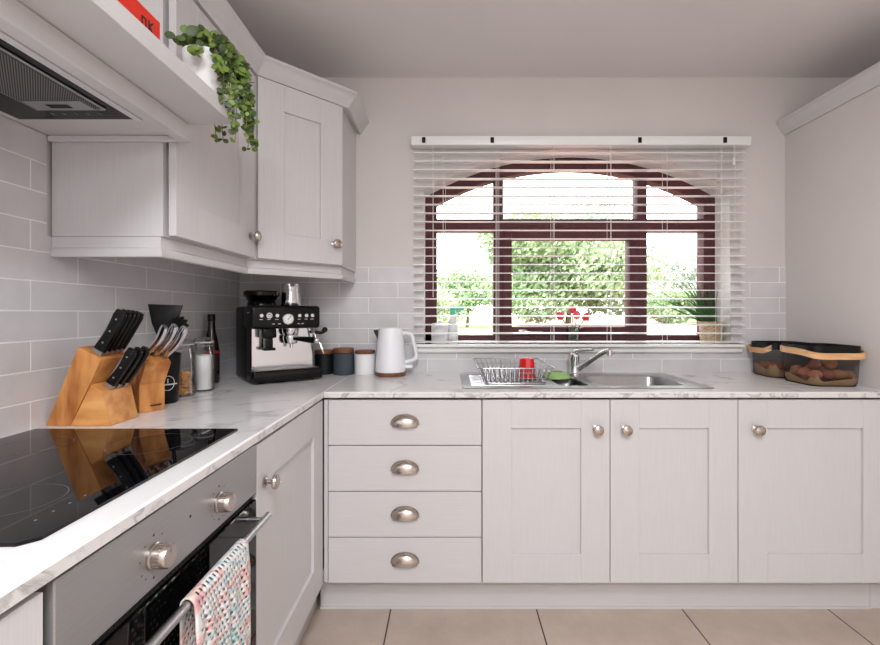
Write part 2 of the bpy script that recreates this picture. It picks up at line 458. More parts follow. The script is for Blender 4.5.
for x in (ML, MR):
    MB().box(x - 0.026, x + 0.026, FY0 - 0.004, FY1, 1.098, 1.668, 0.002).build('mullion', 'frame', win, True)
    MB().box(x - 0.026, x + 0.026, FY0 - 0.004, FY1, 1.734, arch(x) - 0.05, 0.002).build('mullion', 'frame', win, True)
MB().box(WX0 + 0.062, WX1 - 0.062, FY0 - 0.004, FY1, 1.668, 1.734, 0.003).build('transom', 'frame', win, True)
# opening sash in the middle of the lower row
mb = MB(); sx0, sx1, sz0, sz1, w = ML + 0.026, MR - 0.026, 1.098, 1.668, 0.046
mb.box(sx0, sx0 + w, FY0 - 0.014, FY1 - 0.01, sz0, sz1, 0.003); mb.box(sx1 - w, sx1, FY0 - 0.014, FY1 - 0.01, sz0, sz1, 0.003)
mb.box(sx0 + w, sx1 - w, FY0 - 0.014, FY1 - 0.01, sz0, sz0 + w, 0.003); mb.box(sx0 + w, sx1 - w, FY0 - 0.014, FY1 - 0.01, sz1 - w, sz1, 0.003)
sash = mb.build('opening_sash', 'frame', win, True)
mb = MB(); mb.box(0.37, 0.42, FY0 - 0.03, FY0 - 0.014, 1.105, 1.13, 0.004); mb.box(0.395, 0.50, FY0 - 0.04, FY0 - 0.03, 1.112, 1.122, 0.003)
mb.build('sash_handle', 'nickel', sash, True)
def pane(x0, x1, z0, z1, name='glass_pane'):
    n = 14; xs = [x0 + (x1 - x0) * k / n for k in range(n + 1)]
    V, F = [], []
    for x in xs: V += [(x, 2.53, z0), (x, 2.53, z1(x) if callable(z1) else z1)]
    for k in range(n): F.append((2 * k, 2 * k + 2, 2 * k + 3, 2 * k + 1))
    MB().raw(V, F).build(name, 'pane', win, True)
top = lambda x: arch(x) - 0.05
pane(WX0 + 0.05, ML, 1.70, top); pane(ML, MR, 1.70, top); pane(MR, WX1 - 0.05, 1.70, top)
pane(WX0 + 0.05, ML, 1.09, 1.70); pane(sx0 + 0.03, sx1 - 0.03, 1.12, 1.65); pane(MR, WX1 - 0.05, 1.09, 1.70)
mb = MB(); mb.box(WX0 + 0.001, WX1 - 0.001, 2.3, 2.4945, ZSILL, 1.045); mb.box(WX0 - 0.04, WX1 + 0.05, 2.325, TY - 0.0005, ZSILL, 1.045, 0.008, 3)
mb = MB(); mb.box(WX0 - 0.04, WX1 + 0.05, 2.330, 2.3545, ZSILL, 1.045, 0.007, 3); mb.box(WX0 + 0.001, WX1 - 0.001, 2.35, 2.4945, ZSILL + 0.0005, 1.045)
mb.build('window_sill', 'reveal', win, True)

# ------------------------------------------------------------------ venetian blind
bl = T('venetian_blind', 'wide white venetian blind with open slats hung over the arched window', 'blind', (0.66, 2.325, 2.06))
BX0, BX1 = -0.184, 1.490
hr = MB().box(BX0 - 0.01, BX1 + 0.025, 2.29, 2.352, 2.065, 2.110, 0.003).build('headrail', 'white', bl, True)
for px in (-0.132, 0.212, 0.953, 1.381):
    mb = MB(); mb.box(px - 0.009, px + 0.009, 2.285, 2.291, 2.074, 2.102, 0.002)
    mb.build('valance_clip', 'black', hr, True)
t = bmesh.new(); nseg = 8
me_slat = None
NS, PITCH, ZT = 23, 0.0436, 2.033
def slat_mesh():
    V, F = [], []; n = 6
    for sgn, zz in ((1, 0.0014), (-1, -0.0014)):
        for k in range(n + 1):
            y = -0.024 + 0.048 * k / n
            z = 0.0016 * (1 - (2 * k / n - 1) ** 2) + zz
            V += [(BX0, y, z), (BX1, y, z)]
    m = 2 * (n + 1)
    for k in range(n):
        F.append((2 * k, 2 * k + 1, 2 * k + 3, 2 * k + 2)); F.append((m + 2 * k, m + 2 * k + 2, m + 2 * k + 3, m + 2 * k + 1))
        F.append((2 * k, 2 * k + 2, m + 2 * k + 2, m + 2 * k)); F.append((2 * k + 1, m + 2 * k + 1, m + 2 * k + 3, 2 * k + 3))
    F.append((0, m, m + 1, 1)); F.append((2 * n, 2 * n + 1, m + 2 * n + 1, m + 2 * n))
    return MB().raw(V, F, X=Matrix.Rotation(R(5), 4, 'X'))
first = slat_mesh().build('slat', 'slat', bl)
for k in range(NS):
    s = first if k == 0 else first.copy()
    if k: C.objects.link(s); s.parent = bl
    s.location = (-0.66, 0, ZT - k * PITCH - 2.06)
zb = ZT - NS * PITCH
MB().box(BX0, BX1, 2.302, 2.348, 1.047, 1.062, 0.003).build('bottom_rail', 'slat', bl, True)
for x in (-0.035, 0.237, 0.52, 0.81, 1.095, 1.37):
    mb = MB()
    for y in (2.2985, 2.3515): mb.cyl((x, y, 1.06), (x, y, 2.0645), 0.0011, seg=6)
    mb.cyl((x + 0.012, 2.325, 1.06), (x + 0.012, 2.325, 2.0645), 0.0009, seg=6)
    mb.build('ladder_cord', 'cord', bl, True)
mb = MB(); mb.cyl((1.428, 2.292, 1.99), (1.428, 2.292, 2.062), 0.001, seg=6); mb.cyl((1.433, 2.292, 1.6), (1.433, 2.292, 2.062), 0.001, seg=6)
cordp = mb.build('pull_cord', 'cord', bl, True)
MB().lathe([(0, 0.0), (0.008, 0.0), (0.009, 0.006), (0.006, 0.03), (0.003, 0.036), (0, 0.036)], 14, c=(1.428, 2.292, 1.965)).build('tassel', 'cord', cordp, True)
mb = MB(); mb.cyl((-0.085, 2.292, 1.30), (-0.085, 2.292, 2.062), 0.0016, seg=6)
mb.build('tilt_wand', 'cord', bl, True)

# ------------------------------------------------------------------ cabinets
FRW = 0.112
def shaker(w, h, X, fr=FRW, t=0.02):
    """framed door: two stiles, two rails, recessed panel; local x right, y into the cabinet, z up"""
    mb = MB(); e = 0.0009
    mb.box(0, fr, 0, t, 0, h, e, 1, X); mb.box(w - fr, w, 0, t, 0, h, e, 1, X)
    mb.box(fr, w - fr, 0, t, 0, fr, e, 1, X); mb.box(fr, w - fr, 0, t, h - fr, h, e, 1, X)
    mb.box(fr - 0.005, w - fr + 0.005, 0.011, t - 0.002, fr - 0.005, h - fr + 0.005, 0, 1, X)
    return mb
OUT = Matrix.Rotation(R(90), 4, 'X')      # lathe axis z -> -y (out of the door)
def knob(X, x, z, s=1.14):
    prof = [(0, 0), (0.0125, 0), (0.013, 0.003), (0.009, 0.005), (0.006, 0.008), (0.0055, 0.016), (0.008, 0.019), (0.0165, 0.022), (0.018, 0.026), (0.016, 0.031), (0.009, 0.0345), (0, 0.0355)]
    return MB().lathe([(r * s, q * s) for r, q in prof], 24, X=X @ Matrix.Translation((x, -0.0003, z)) @ OUT)
def cup_pull(X, x, z, w=0.105, hh=0.040, dd=0.024):
    V, F = [], []; nu, nv = 24, 10
    for i in range(nu + 1):
        u = PI * i / nu
        for j in range(nv + 1):
            v = R(96) * j / nv
            V.append((w / 2 * math.cos(u), -dd * math.sin(v) * math.sin(u) ** 0.6 - 0.001, hh * math.cos(v) * math.sin(u) ** 0.8))
    for i in range(nu):
        for j in range(nv): a = i * (nv + 1) + j; F.append((a, a + 1, a + nv + 2, a + nv + 1))
    mb = MB(); mb.raw(V, F, X @ Matrix.Translation((x, 0, z)))
    pts = [(w / 2 * 1.04 * math.cos(PI * k / 20), -0.0015, hh * 1.06 * math.sin(PI * k / 20) ** 0.8) for k in range(21)]
    mb.tube(pts, 0.0022, 6, X=X @ Matrix.Translation((x, 0, z)))
    return mb
def hollow(x0, x1, y0, y1, z0, z1, t=0.018, top=False, open_side='y'):
    mb = MB()
    mb.box(x0, x0 + t, y0, y1, z0, z1); mb.box(x1 - t, x1, y0, y1, z0, z1)
    mb.box(x0 + t, x1 - t, y0, y1, z0, z0 + t); mb.box(x0 + t, x1 - t, y1 - t, y1, z0 + t, z1)
    if top: mb.box(x0 + t, x1 - t, y0, y1 - t, z1 - t, z1)
    return mb
Z0, Z1 = 0.166, 0.8815
BK = 2.34
# drawer unit
du = T('drawer_unit', 'pale grey base unit with four plain drawers and cup handles', 'drawers', (-0.477, DY, 0.0))
hollow(-0.476, 0.1235, DY + 0.034, BK, Z0, WB - 0.001).build('body', 'carcass', du, True)
dh = (Z1 - Z0 + 0.003) / 4
for k in range(4):
    z = Z0 + k * dh; X = place(-0.475, DY, z)
    dr = MB().box(0, 0.5975, 0, 0.02, 0, dh - 0.004, 0.0012, 1, X).build('drawer', 'paint_h', du, True)
    cup_pull(X, 0.299, dh / 2 - 0.012).build('handle', 'nickel', dr, True)
# sink unit with a pair of doors
su = T('base_cabinet', 'pale grey cabinet under the sink with two framed doors', 'cabinet', (0.125, DY, 0))
hollow(0.1255, 1.1235, DY + 0.034, BK, Z0, WB - 0.001).build('body', 'carcass', su, True)
for x0, kx in ((0.127, 0.445), (0.6265, 0.055)):
    X = place(x0, DY, Z0)
    d = shaker(0.4965, Z1 - Z0, X).build('door', 'paint', su, True)
    knob(X, kx, 0.602).build('knob', 'nickel', d, True)
cu = T('base_cabinet', 'pale grey cabinet with one wide framed door, between sink cabinet and tall unit', 'cabinet', (1.125, DY, 0))
hollow(1.1255, 1.732, DY + 0.034, BK, Z0, WB - 0.001).build('body', 'carcass', cu, True)
X = place(1.1265, DY, Z0); d = shaker(0.600, Z1 - Z0, X).build('door', 'paint', cu, True)
knob(X, 0.065, 0.602).build('knob', 'nickel', d, True)
MB().box(DX + 0.001, -0.478, DY + 0.004, DY + 0.022, Z0, Z1, 0.001, 1).build('corner_post', 'paint', du, True)
# left run
LBX = -1.085
def hollow_left(y0, y1, t=0.018):
    mb = MB(); f = DX - 0.034
    mb.box(LBX, f, y0, y0 + t, Z0, WB - 0.001); mb.box(LBX, f, y1 - t, y1, Z0, WB - 0.001)
    mb.box(LBX, f, y0 + t, y1 - t, Z0, Z0 + t); mb.box(LBX, LBX + t, y0 + t, y1 - t, Z0 + t, WB - 0.001)
    return mb
c1 = T('base_cabinet', 'pale grey corner cabinet with framed door to the far side of the oven', 'cabinet', (DX, 1.165, 0))
hollow_left(1.166, 1.765).build('body', 'carcass', c1, True)
X = place(DX, 1.167, Z0, 90); d = shaker(0.602, Z1 - Z0, X).build('door', 'paint', c1, True)
knob(X, 0.046, 0.605).build('knob', 'nickel', d, True)
c2 = T('base_cabinet', 'pale grey base cabinet on the near side of the oven, only its edge visible', 'cabinet', (DX, 0.0, 0))
hollow_left(0.0, 0.558).build('body', 'carcass', c2, True)
X = place(DX, 0.002, Z0, 90); d = shaker(0.552, Z1 - Z0, X).build('door', 'paint', c2, True)
knob(X, 0.046, 0.605).build('knob', 'nickel', d, True)
mb = MB(); mb.box(-0.535, 1.735, 1.885, 1.903, 0, 0.163); mb.box(-0.535, 1.735, 1.879, 1.885, 0, 0.008)
tag(mb.build('plinth', 'paint_h'), 'pale grey plinth board under the sink run at the floor', 'plinth')
tag(MB().box(-0.573, -0.555, 0.0, 1.9, 0, 0.163).build('plinth', 'paint'), 'pale grey plinth board under the oven run at the floor', 'plinth')

# worktops
mb = MB(); b0, b1, h0, h1 = 1.762, TY - 0.0005, (0.445, 1.01), (1.893, 2.225)
x0, x1 = -0.4875, 1.7355
e = 0.004
def ring_plate(mb, x0, x1, y0, y1, hx, hy, z0, z1, e):
    o0 = [(x0, y0), (x1, y0), (x1, y1), (x0, y1)]; i0 = [(hx[0], hy[0]), (hx[1], hy[0]), (hx[1], hy[1]), (hx[0], hy[1])]
    V = []; F = []
    # front edge slightly rounded
    for (a, b) in o0: V.append((a, b + (e if b == y0 else 0), z1))
    for (a, b) in i0: V.append((a, b, z1))
    for (a, b) in o0: V.append((a, b, z1 - (e if b == y0 else 0)))
    for (a, b) in o0: V.append((a, b, z0))
    for (a, b) in i0: V.append((a, b, z0))
    for k in range(4):
        j = (k + 1) % 4
        F.append((k, j, 4 + j, 4 + k)); F.append((12 + k, 12 + j, 16 + j, 16 + k)); F.append((4 + k, 4 + j, 16 + j, 16 + k))
        F.append((8 + k, 8 + j, 12 + j, 12 + k)); F.append((k, j, 8 + j, 8 + k))
    mb.raw(V, F, weld=1e-6)
ring_plate(mb, x0, x1, b0, b1, h0, h1, WB, WT, e)
tag(edge_faces(mb.build('worktop', 'marble', angle=25)), 'white marble-effect worktop along the window wall, holding the sink', 'worktop')
mb = MB(); mb.prism([(TX + 0.0005, WB), (-0.4885, WB), (-0.4885, WT - e), (-0.4885 - e, WT), (TX + 0.0005, WT)], 'xz', -0.0, TY - 0.0005)
tag(edge_faces(mb.build('worktop', 'marble', angle=25)), 'white marble-effect worktop along the tiled side wall, holding the hob', 'worktop')

# wall cabinets
UA = 1.25
WX = -0.777
ZU0, ZU1 = 1.430, 2.146
wu = T('wall_cabinet', 'pale grey wall cabinet with framed door next to the hood canopy', 'wall cabinet', (WX, UA, ZU0))
mb = MB(); mb.box(TX + 0.0005, -0.787, UA, 1.762, ZU0, ZU1)
mb.build('body', 'paint', wu, True)
X = place(-0.755, 1.257, ZU0 + 0.003, 90); d = shaker(0.504, ZU1 - ZU0 - 0.010, X, 0.106, 0.021).build('door', 'paint', wu, True)
knob(X, 0.466, 0.078).build('knob', 'nickel', d, True)
wc = T('wall_cabinet', 'pale grey diagonal wall cabinet with framed door across the room corner', 'wall cabinet', (-0.8, 2.1, ZU0))
CX0, CY0, CX1, CY1 = -0.777, 1.7635, -0.487, 2.0535
mb = MB(); mb.prism([(TX + 0.0005, CY0), (CX0, CY0), (CX1, CY1), (CX1, YB - 0.0005), (TX + 0.0005, YB - 0.0005)], 'xy', ZU0, ZU1)
mb.build('body', 'paint', wc, True)
L = math.hypot(CX1 - CX0, CY1 - CY0)
X = place(CX0, CY0, ZU0 + 0.003, 45) @ Matrix.Translation((0.026, -0.022, 0))
d = shaker(L - 0.036, ZU1 - ZU0 - 0.010, X, 0.106, 0.0205).build('door', 'paint', wc, True)
knob(X, L - 0.078, 0.088).build('knob', 'nickel', d, True)
CORN = [(0, 0), (0.010, 0), (0.014, 0.010), (0.020, 0.018), (0.036, 0.040), (0.042, 0.052), (0.048, 0.056), (0.048, 0.068), (0, 0.068)]
mb = MB().sweep([(-0.758, UA + 0.002), (-0.758, 1.778), (-0.468, 2.068), (-0.468, YB - 0.001)], CORN, ZU1 + 0.0005)
tag(mb.build('cornice', 'paint_h'), 'pale grey cornice moulding along the top of the corner wall cabinets', 'cornice')
PEL = [(0, 0), (0.006, 0), (0.008, 0.004), (0.008, 0.022), (0.002, 0.026), (0.002, 0.055), (-0.014, 0.055), (-0.014, 0)]
mb = MB().sweep([(TX + 0.001, UA + 0.002), (-0.795, UA + 0.002), (-0.795, 1.778), (-0.497, 2.076), (-0.497, TY - 0.001)], PEL, 1.374)
tag(mb.build('pelmet', 'paint_h'), 'pale grey light pelmet under the corner wall cabinets', 'pelmet')

# tall unit by the far end of the sink run
tu = T('tall_cabinet', 'tall pale grey cabinet at the end of the sink worktop, side panel showing', 'tall cabinet', (1.7365, 1.76, 0))
MB().box(1.7365, 2.345, 1.784, YB - 0.0005, 0.15, 2.14).build('body', 'wall', tu, True)
MB().box(1.737, 2.345, 1.885, 2.3, 0, 0.1495).build('base', 'paint', tu, True)
X = place(1.738, 1.7625, 0.166); d = shaker(0.603, 1.97, X).build('door', 'paint', tu, True)
knob(X, 0.55, 0.95).build('knob', 'nickel', d, True)
mb = MB().sweep([(1.7355, YB - 0.001), (1.7355, 1.760), (2.345, 1.760)], CORN, 2.1405, side=1)
mb.build('cornice', 'paint_h', tu, True)

# ------------------------------------------------------------------ hood canopy, shelf, hood
hc = T('hood_canopy', 'pale grey boxed canopy around the cooker hood under the shelf', 'canopy', (-0.9, 0.9, 1.69))
Y0C = 0.30
mb = MB(); mb.box(TX + 0.001, -0.744, Y0C, 1.2485, 1.702, 1.734); mb.build('soffit_panel', 'paint_h', hc, True)
MB().box(-0.744, -0.710, Y0C, 1.2485, 1.688, 1.734, 0.001, 1).build('front_beam', 'paint_h', hc, True)
MB().box(TX + 0.001, -0.745, 1.234, 1.2485, 1.686, 1.7015, 0.002, 1).build('end_batten', 'paint_h', hc, True)
tag(MB().box(TX + 0.001, -0.591, Y0C, 1.2485, 1.7355, 1.777, 0.0015, 1).build('shelf', 'paint_h'), 'deep pale grey shelf above the cooker hood carrying red books', 'shelf')
hd = T('cooker_hood', 'black glass built-in cooker hood under the canopy', 'cooker hood', (-0.905, 0.86, 1.70))
MB().box(-1.055, -0.772, 0.60, 1.117, 1.694, 1.7015, 0.001, 1).build('glass_panel', 'hood_glass', hd, True)
MB().box(-0.7715, -0.754, 0.60, 1.120, 1.690, 1.7015, 0.002, 1).build('metal_edge', 'silver', hd, True)
mb = MB(); mb.box(-0.958, -0.797, 0.62, 1.057, 1.689, 1.6938, 0.0015, 1); flt = mb.build('filter_frame', 'steel', hd, True)
MB().box(-0.952, -0.803, 0.626, 1.048, 1.6875, 1.6889).build('grease_filter', 'filter', flt, True)
mb = MB(); mb.box(-0.945, -0.815, 1.005, 1.047, 1.6855, 1.6876, 0.0008, 1); mb.mi = 1; mb.box(-0.905, -0.855, 1.018, 1.036, 1.685, 1.6857)
mb.build('filter_latch', ['steel', 'gap'], flt, True)
for k in range(5):
    x = -0.945 + 0.028 * k
    mb = MB(); mb.box(x - 0.004, x + 0.004, 1.083, 1.0855, 1.6932, 1.6939); mb.box(x - 0.001, x + 0.001, 1.079, 1.09, 1.6932, 1.6939)
    mb.build('control_mark', 'grey_print', hd, True)

# books on the shelf
def book(name, label, x0, x1, y0, y1, z0, z1, mat, rz=0):
    t = T(name, label, 'book', ((x0 + x1) / 2, (y0 + y1) / 2, z0), rz, 'red books lying on the shelf')
    hw, hl, h = (x1 - x0) / 2, (y1 - y0) / 2, z1 - z0; c = 0.004
    mb = MB(); mb.box(-hw, hw, -hl, hl, 0, c, 0.001, 1); mb.box(-hw, hw, -hl, hl, h - c, h, 0.001, 1); mb.box(hw - c, hw, -hl, hl, c, h - c, 0.001, 1)
    mb.build('cover', mat, t)
    MB().box(-hw + 0.004, hw - c, -hl + 0.005, hl - 0.005, c, h - c).build('pages', 'page', t)
    return t, hw, hl, h
bk, hw, hl, h = book('book', 'scarlet hardback lying flat on the shelf under another red book', -0.86, -0.645, 0.70, 1.02, 1.7772, 1.812, 'redbook2')
bk2, hw, hl, h = book('book', 'thick red hardback with dark spine lettering, topmost of the two', -0.855, -0.647, 0.705, 1.018, 1.8122, 1.868, 'redbook')
for strokes in (((0.118, 0.012, 0.118, 0.036), (0.118, 0.024, 0.130, 0.036), (0.120, 0.024, 0.131, 0.012)), ((0.096, 0.014, 0.096, 0.032), (0.096, 0.032, 0.108, 0.032), (0.108, 0.032, 0.108, 0.014))):
    mb = MB()
    for (a, b, c, d) in strokes: mb.tube([(hw + 0.0003, a, b), (hw + 0.0003, c, d)], 0.0018, 6)
    mb.build('lettering', 'ink', bk2)

# trailing plant on the shelf end
pp = T('potted_plant', 'trailing leafy green plant in a white pot at the shelf end', 'plant', (-0.643, 1.195, 1.7772))
MB().lathe([(0, 0), (0.038, 0), (0.041, 0.004), (0.049, 0.09), (0.051, 0.093), (0.052, 0.116), (0.047, 0.118), (0.045, 0.10), (0, 0.10)], 32).build('pot', 'white_can', pp)
def leaf_disc(V, F, p, n, up, r):
    n = n.normalized(); a = n.cross(up)
    if a.length < 1e-4: a = Vector((1, 0, 0))
    a.normalize(); b = a.cross(n).normalized(); s = len(V)
    V.append(tuple(p + n * r * 0.12))
    for k in range(9):
        t = 2 * PI * k / 9; V.append(tuple(p + a * math.cos(t) * r * 0.82 + b * (math.sin(t) * r)))
    for k in range(9): F.append((s, s + 1 + k, s + 1 + (k + 1) % 9))
strands = []
def strand(pts):
    P = [Vector(p) for p in pts]; out = []
    n = 16
    for i in range(n + 1):
        u = i / n * (len(P) - 1); k = min(int(u), len(P) - 2); f = u - k
        p0, p1, p2, p3 = P[max(k - 1, 0)], P[k], P[k + 1], P[min(k + 2, len(P) - 1)]
        out.append(0.5 * ((2 * p1) + (p2 - p0) * f + (2 * p0 - 5 * p1 + 4 * p2 - p3) * f * f + (3 * p1 - p0 - 3 * p2 + p3) * f ** 3))
    return out
G = random.Random(11)
VL, FL, VD, FD = [], [], [], []
sm = MB()
# world offsets from the pot centre: strands spill past the shelf end and its front edge
ends = [(0.085, 0.075, -0.10), (0.078, 0.085, -0.075), (0.082, 0.07, -0.06), (0.075, 0.095, -0.035), (0.074, 0.066, -0.02), (0.078, 0.06, 0.0),
        (0.088, 0.075, -0.105), (0.086, 0.085, -0.085), (0.074, 0.05, 0.02), (0.08, 0.066, -0.05), (0.08, 0.08, -0.02),
        (-0.02, 0.082, -0.075), (0.0, 0.085, -0.07), (0.060, -0.035, 0.05), (0.064, 0.0, 0.05), (0.07, 0.03, 0.0), (0.062, -0.065, 0.045), (0.060, -0.02, -0.015), (0.062, 0.0, -0.05), (0.064, 0.02, -0.065), (0.061, 0.01, -0.01), (0.066, 0.035, -0.09), (0.02, -0.08, 0.07), (0.085, 0.055, -0.07), (0.082, 0.045, -0.03), (0.075, 0.06, 0.03), (0.08, 0.075, 0.02), (0.085, 0.07, -0.04)]
for ex, ey, ez in ends:
    d = Vector((ex, ey)).normalized()
    pts = [(d.x * 0.015, d.y * 0.015, 0.101), (d.x * 0.045, d.y * 0.045, 0.145 + G.uniform(-0.015, 0.01)), (ex * 0.85, ey * 0.85, 0.105 + G.uniform(-0.01, 0.02)), (ex, ey, (ez + 0.1) / 2), (ex + G.uniform(-0.008, 0.008), ey + G.uniform(-0.008, 0.008), ez)]
    S_ = strand(pts); sm.tube(S_, 0.0012, 5)
    for i, p in enumerate(S_[2:]):
        for sgn in (-1, 1):
            off = Vector((G.uniform(-1, 1), G.uniform(-1, 1), G.uniform(-0.3, 0.5))).normalized()
            r = G.uniform(0.009, 0.0135) * (1 - 0.35 * i / 14)
            nn = Vector((0.5 + G.uniform(-0.6, 0.6), -0.7 + G.uniform(-0.6, 0.6), 0.4 + G.uniform(-0.7, 0.5)))
            V, F = (VL, FL) if G.random() < 0.6 else (VD, FD)
            leaf_disc(V, F, p + off * r * 1.1, nn, off, r)
for k in range(16):   # upright sprigs over the pot
    a = 2 * PI * k / 16; rr = G.uniform(0.02, 0.075); zz = G.uniform(0.125, 0.165)
    S_ = strand([(0.01 * math.cos(a), 0.01 * math.sin(a), 0.1), (rr * 0.6 * math.cos(a), rr * 0.6 * math.sin(a), 0.13), (rr * math.cos(a), rr * math.sin(a), zz)])
    sm.tube(S_, 0.0012, 5)
    for p in S_[8::3]:
        for sgn in (-1, 1):
            off = Vector((G.uniform(-1, 1), G.uniform(-1, 1), G.uniform(-0.2, 0.6))).normalized(); r = G.uniform(0.011, 0.016)
            nn = Vector((0.5 + G.uniform(-0.5, 0.5), -0.8 + G.uniform(-0.5, 0.5), 0.1 + G.uniform(-0.6, 0.6)))
            V, F = (VL, FL) if G.random() < 0.7 else (VD, FD)
            leaf_disc(V, F, p + off * r, nn, off, r)
sm.build('stems', 'stem', pp)
fb = MB(); fb.raw(VL, FL); fb.mi = 1; fb.raw(VD, FD); fb.build('foliage', ['leaf', 'leaf_dark'], pp, angle=80)

# ------------------------------------------------------------------ oven and hob
ov = T('built_in_oven', 'built-in oven with steel control panel and black glass door', 'oven', (DX, 0.864, Z0))
OY0, OY1 = 0.567, 1.161
MB().box(-1.05, DX - 0.024, OY0, OY1, Z0 + 0.01, 0.885).build('body', 'gap', ov, True)
fa = MB().box(DX - 0.0235, DX + 0.002, OY0, OY1, 0.764, 0.886, 0.0015, 1).build('control_panel', 'fascia', ov, True)
FX = DX + 0.002
for y in (0.757, 0.971):
    mb = MB()
    Xk = Matrix.Translation((FX, y, 0.817)) @ Matrix.Rotation(R(90), 4, 'Y')
    mb.lathe([(0, 0), (0.0215, 0), (0.0215, 0.004), (0.0195, 0.006), (0.0195, 0.026), (0.0175, 0.029), (0, 0.029)], 32, X=Xk)
    for k in range(24):
        a = 2 * PI * k / 24
        mb.box(0.0193, 0.0203, -0.0012, 0.0012, 0.007, 0.020, X=Xk @ Matrix.Rotation(a, 4, 'Z'))
    mb.mi = 1; mb.box(-0.018, -0.006, -0.001, 0.001, 0.0288, 0.0295, X=Xk)
    mb.build('knob', ['nickel', 'grey_print'], fa, True)
    for a, rr in ((0, 0.034), (40, 0.034), (80, 0.034), (120, 0.034), (-40, 0.034), (-80, 0.034), (180, 0.036), (145, 0.034), (-120, 0.034)):
        a = R(a); cy, cz = y - rr * math.sin(a), 0.817 + rr * math.cos(a)
        MB().cyl((FX - 0.0003, cy, cz), (FX + 0.0003, cy, cz), 0.0022 if a in (0, R(180)) else 0.0013, seg=10).build('printed_mark', 'ink', fa, True)
mb = MB(); mb.cyl((FX - 0.0003, 0.864, 0.835), (FX + 0.0004, 0.864, 0.835), 0.003, seg=12); mb.build('indicator_lamp', 'gap', fa, True)
dd = MB().box(DX - 0.0235, DX + 0.001, OY0, OY1, Z0 + 0.004, 0.746, 0.002, 1).build('door', 'glass_black', ov, True)
mb = MB(); mb.box(DX - 0.02, DX - 0.008, OY0 + 0.004, OY1 - 0.004, 0.7462, 0.7638); mb.mi = 1
for k in range(48): mb.box(DX - 0.0085, DX - 0.0068, OY0 + 0.02 + k * 0.0116, OY0 + 0.026 + k * 0.0116, 0.75, 0.76)
mb.build('vent_strip', ['gap', 'gap'], ov, True)
BXR, BZ = -0.451, 0.718
mb = MB(); mb.cyl((BXR, 0.60, BZ), (BXR, 1.133, BZ), 0.0085, seg=20)
for y in (0.625, 1.108): mb.cyl((DX + 0.001, y, BZ), (BXR - 0.004, y, BZ), 0.006, seg=14)
mb.build('handle', 'steel', dd, True)
mb = MB(); mb.box(DX + 0.0011, DX + 0.0014, 0.66, 1.07, 0.28, 0.60); mb.build('inner_window', 'gloss_black', dd, True)

hb = T('ceramic_hob', 'black glass ceramic hob set in the side worktop', 'hob', (-0.81, 0.89, WT))
HX0, HX1, HY0, HY1 = -1.075, -0.549, 0.595, 1.184
c = 0.018
mb = MB(); mb.prism([(HX0 + c, HY0), (HX1 - c, HY0), (HX1, HY0 + c), (HX1, HY1 - 0.004), (HX1 - 0.004, HY1), (HX0 + 0.004, HY1), (HX0, HY1 - 0.004), (HX0, HY0 + c)], 'xy', WT + 0.0002, WT + 0.0055)
mb.build('glass_surface', 'glass_black', hb, True, angle=20)
def annulus(cx, cy, r, w, z, a0=0, a1=360, n=72):
    V, F = [], []
    for k in range(n + 1):
        a = R(a0 + (a1 - a0) * k / n)
        V += [(cx + r * math.cos(a), cy + r * math.sin(a), z), (cx + (r - w) * math.cos(a), cy + (r - w) * math.sin(a), z)]
    for k in range(n): F.append((2 * k, 2 * k + 2, 2 * k + 3, 2 * k + 1))
    return MB().raw(V, F)
for (cx, cy, r) in ((-0.945, 0.735, 0.105), (-0.945, 1.03, 0.075), (-0.69, 1.05, 0.085), (-0.70, 0.73, 0.07)):
    annulus(cx, cy, r, 0.0022, WT + 0.0057).build('cooking_ring', 'ring_print', hb, True)
for k in range(4): MB().cyl((-0.60, 0.66 + 0.03 * k, WT + 0.0055), (-0.60, 0.66 + 0.03 * k, WT + 0.0058), 0.002, seg=10).build('control_mark', 'grey_print', hb, True)
MB().box(-0.62, -0.612, 1.135, 1.17, WT + 0.0055, WT + 0.0058).build('printed_mark', 'grey_print', hb, True)

# crocheted cloth over the oven rail
def towel():
    V, F = [], []; ys = 37; dy = 0.208 / ys; n_f, n_b, n_r = 54, 32, 5
    rr = 0.0105
    path = []
    for k in range(n_b): path.append((BXR - rr, BZ - 0.20 + 0.20 * k / n_b))
    for k in range(n_r): a = PI - PI * k / n_r; path.append((BXR + rr * math.cos(a), BZ + rr * math.sin(a)))
    for k in range(n_f + 1): path.append((BXR + rr + 0.0, BZ - 0.33 * k / n_f))
    for i, (px, pz) in enumerate(path):
        front = i >= n_b + n_r
        d = max(0, (BZ - pz)) if front else 0
        for j in range(ys + 1):
            y = 0.782 + dy * j
            wob = 0.006 * math.sin(y * 70) * min(1, d / 0.06) + 0.003 * math.sin(y * 150 + pz * 25) * min(1, d / 0.05)
            if front: x = px + abs(wob) + 0.001 + 0.004 * min(1, d / 0.2)
            else: x = px
            sag = 0.004 * math.sin(y * 40) * (1 if front else 0)
            V.append((x, y + (0.012 * d * math.sin(y * 30)), pz + sag * min(1, d / 0.1)))
    w = ys + 1
    for i in range(len(path) - 1):
        for j in range(ys):
            hole = (i % 2 == 1) and ((j + (i // 2) % 2) % 2 == 0) and 1 < j < ys - 2
            if not hole: F.append((i * w + j, i * w + j + 1, (i + 1) * w + j + 1, (i + 1) * w + j))
    mb = MB(); mb.raw(V, F)
    o = mb.build('dish_cloth', 'crochet', angle=80)
    md = o.modifiers.new('thickness', 'SOLIDIFY'); md.thickness = 0.0025; md.offset = 1.0
    return o
tag(towel(), 'multicoloured crocheted dish cloth hanging over the oven door handle', 'cloth')

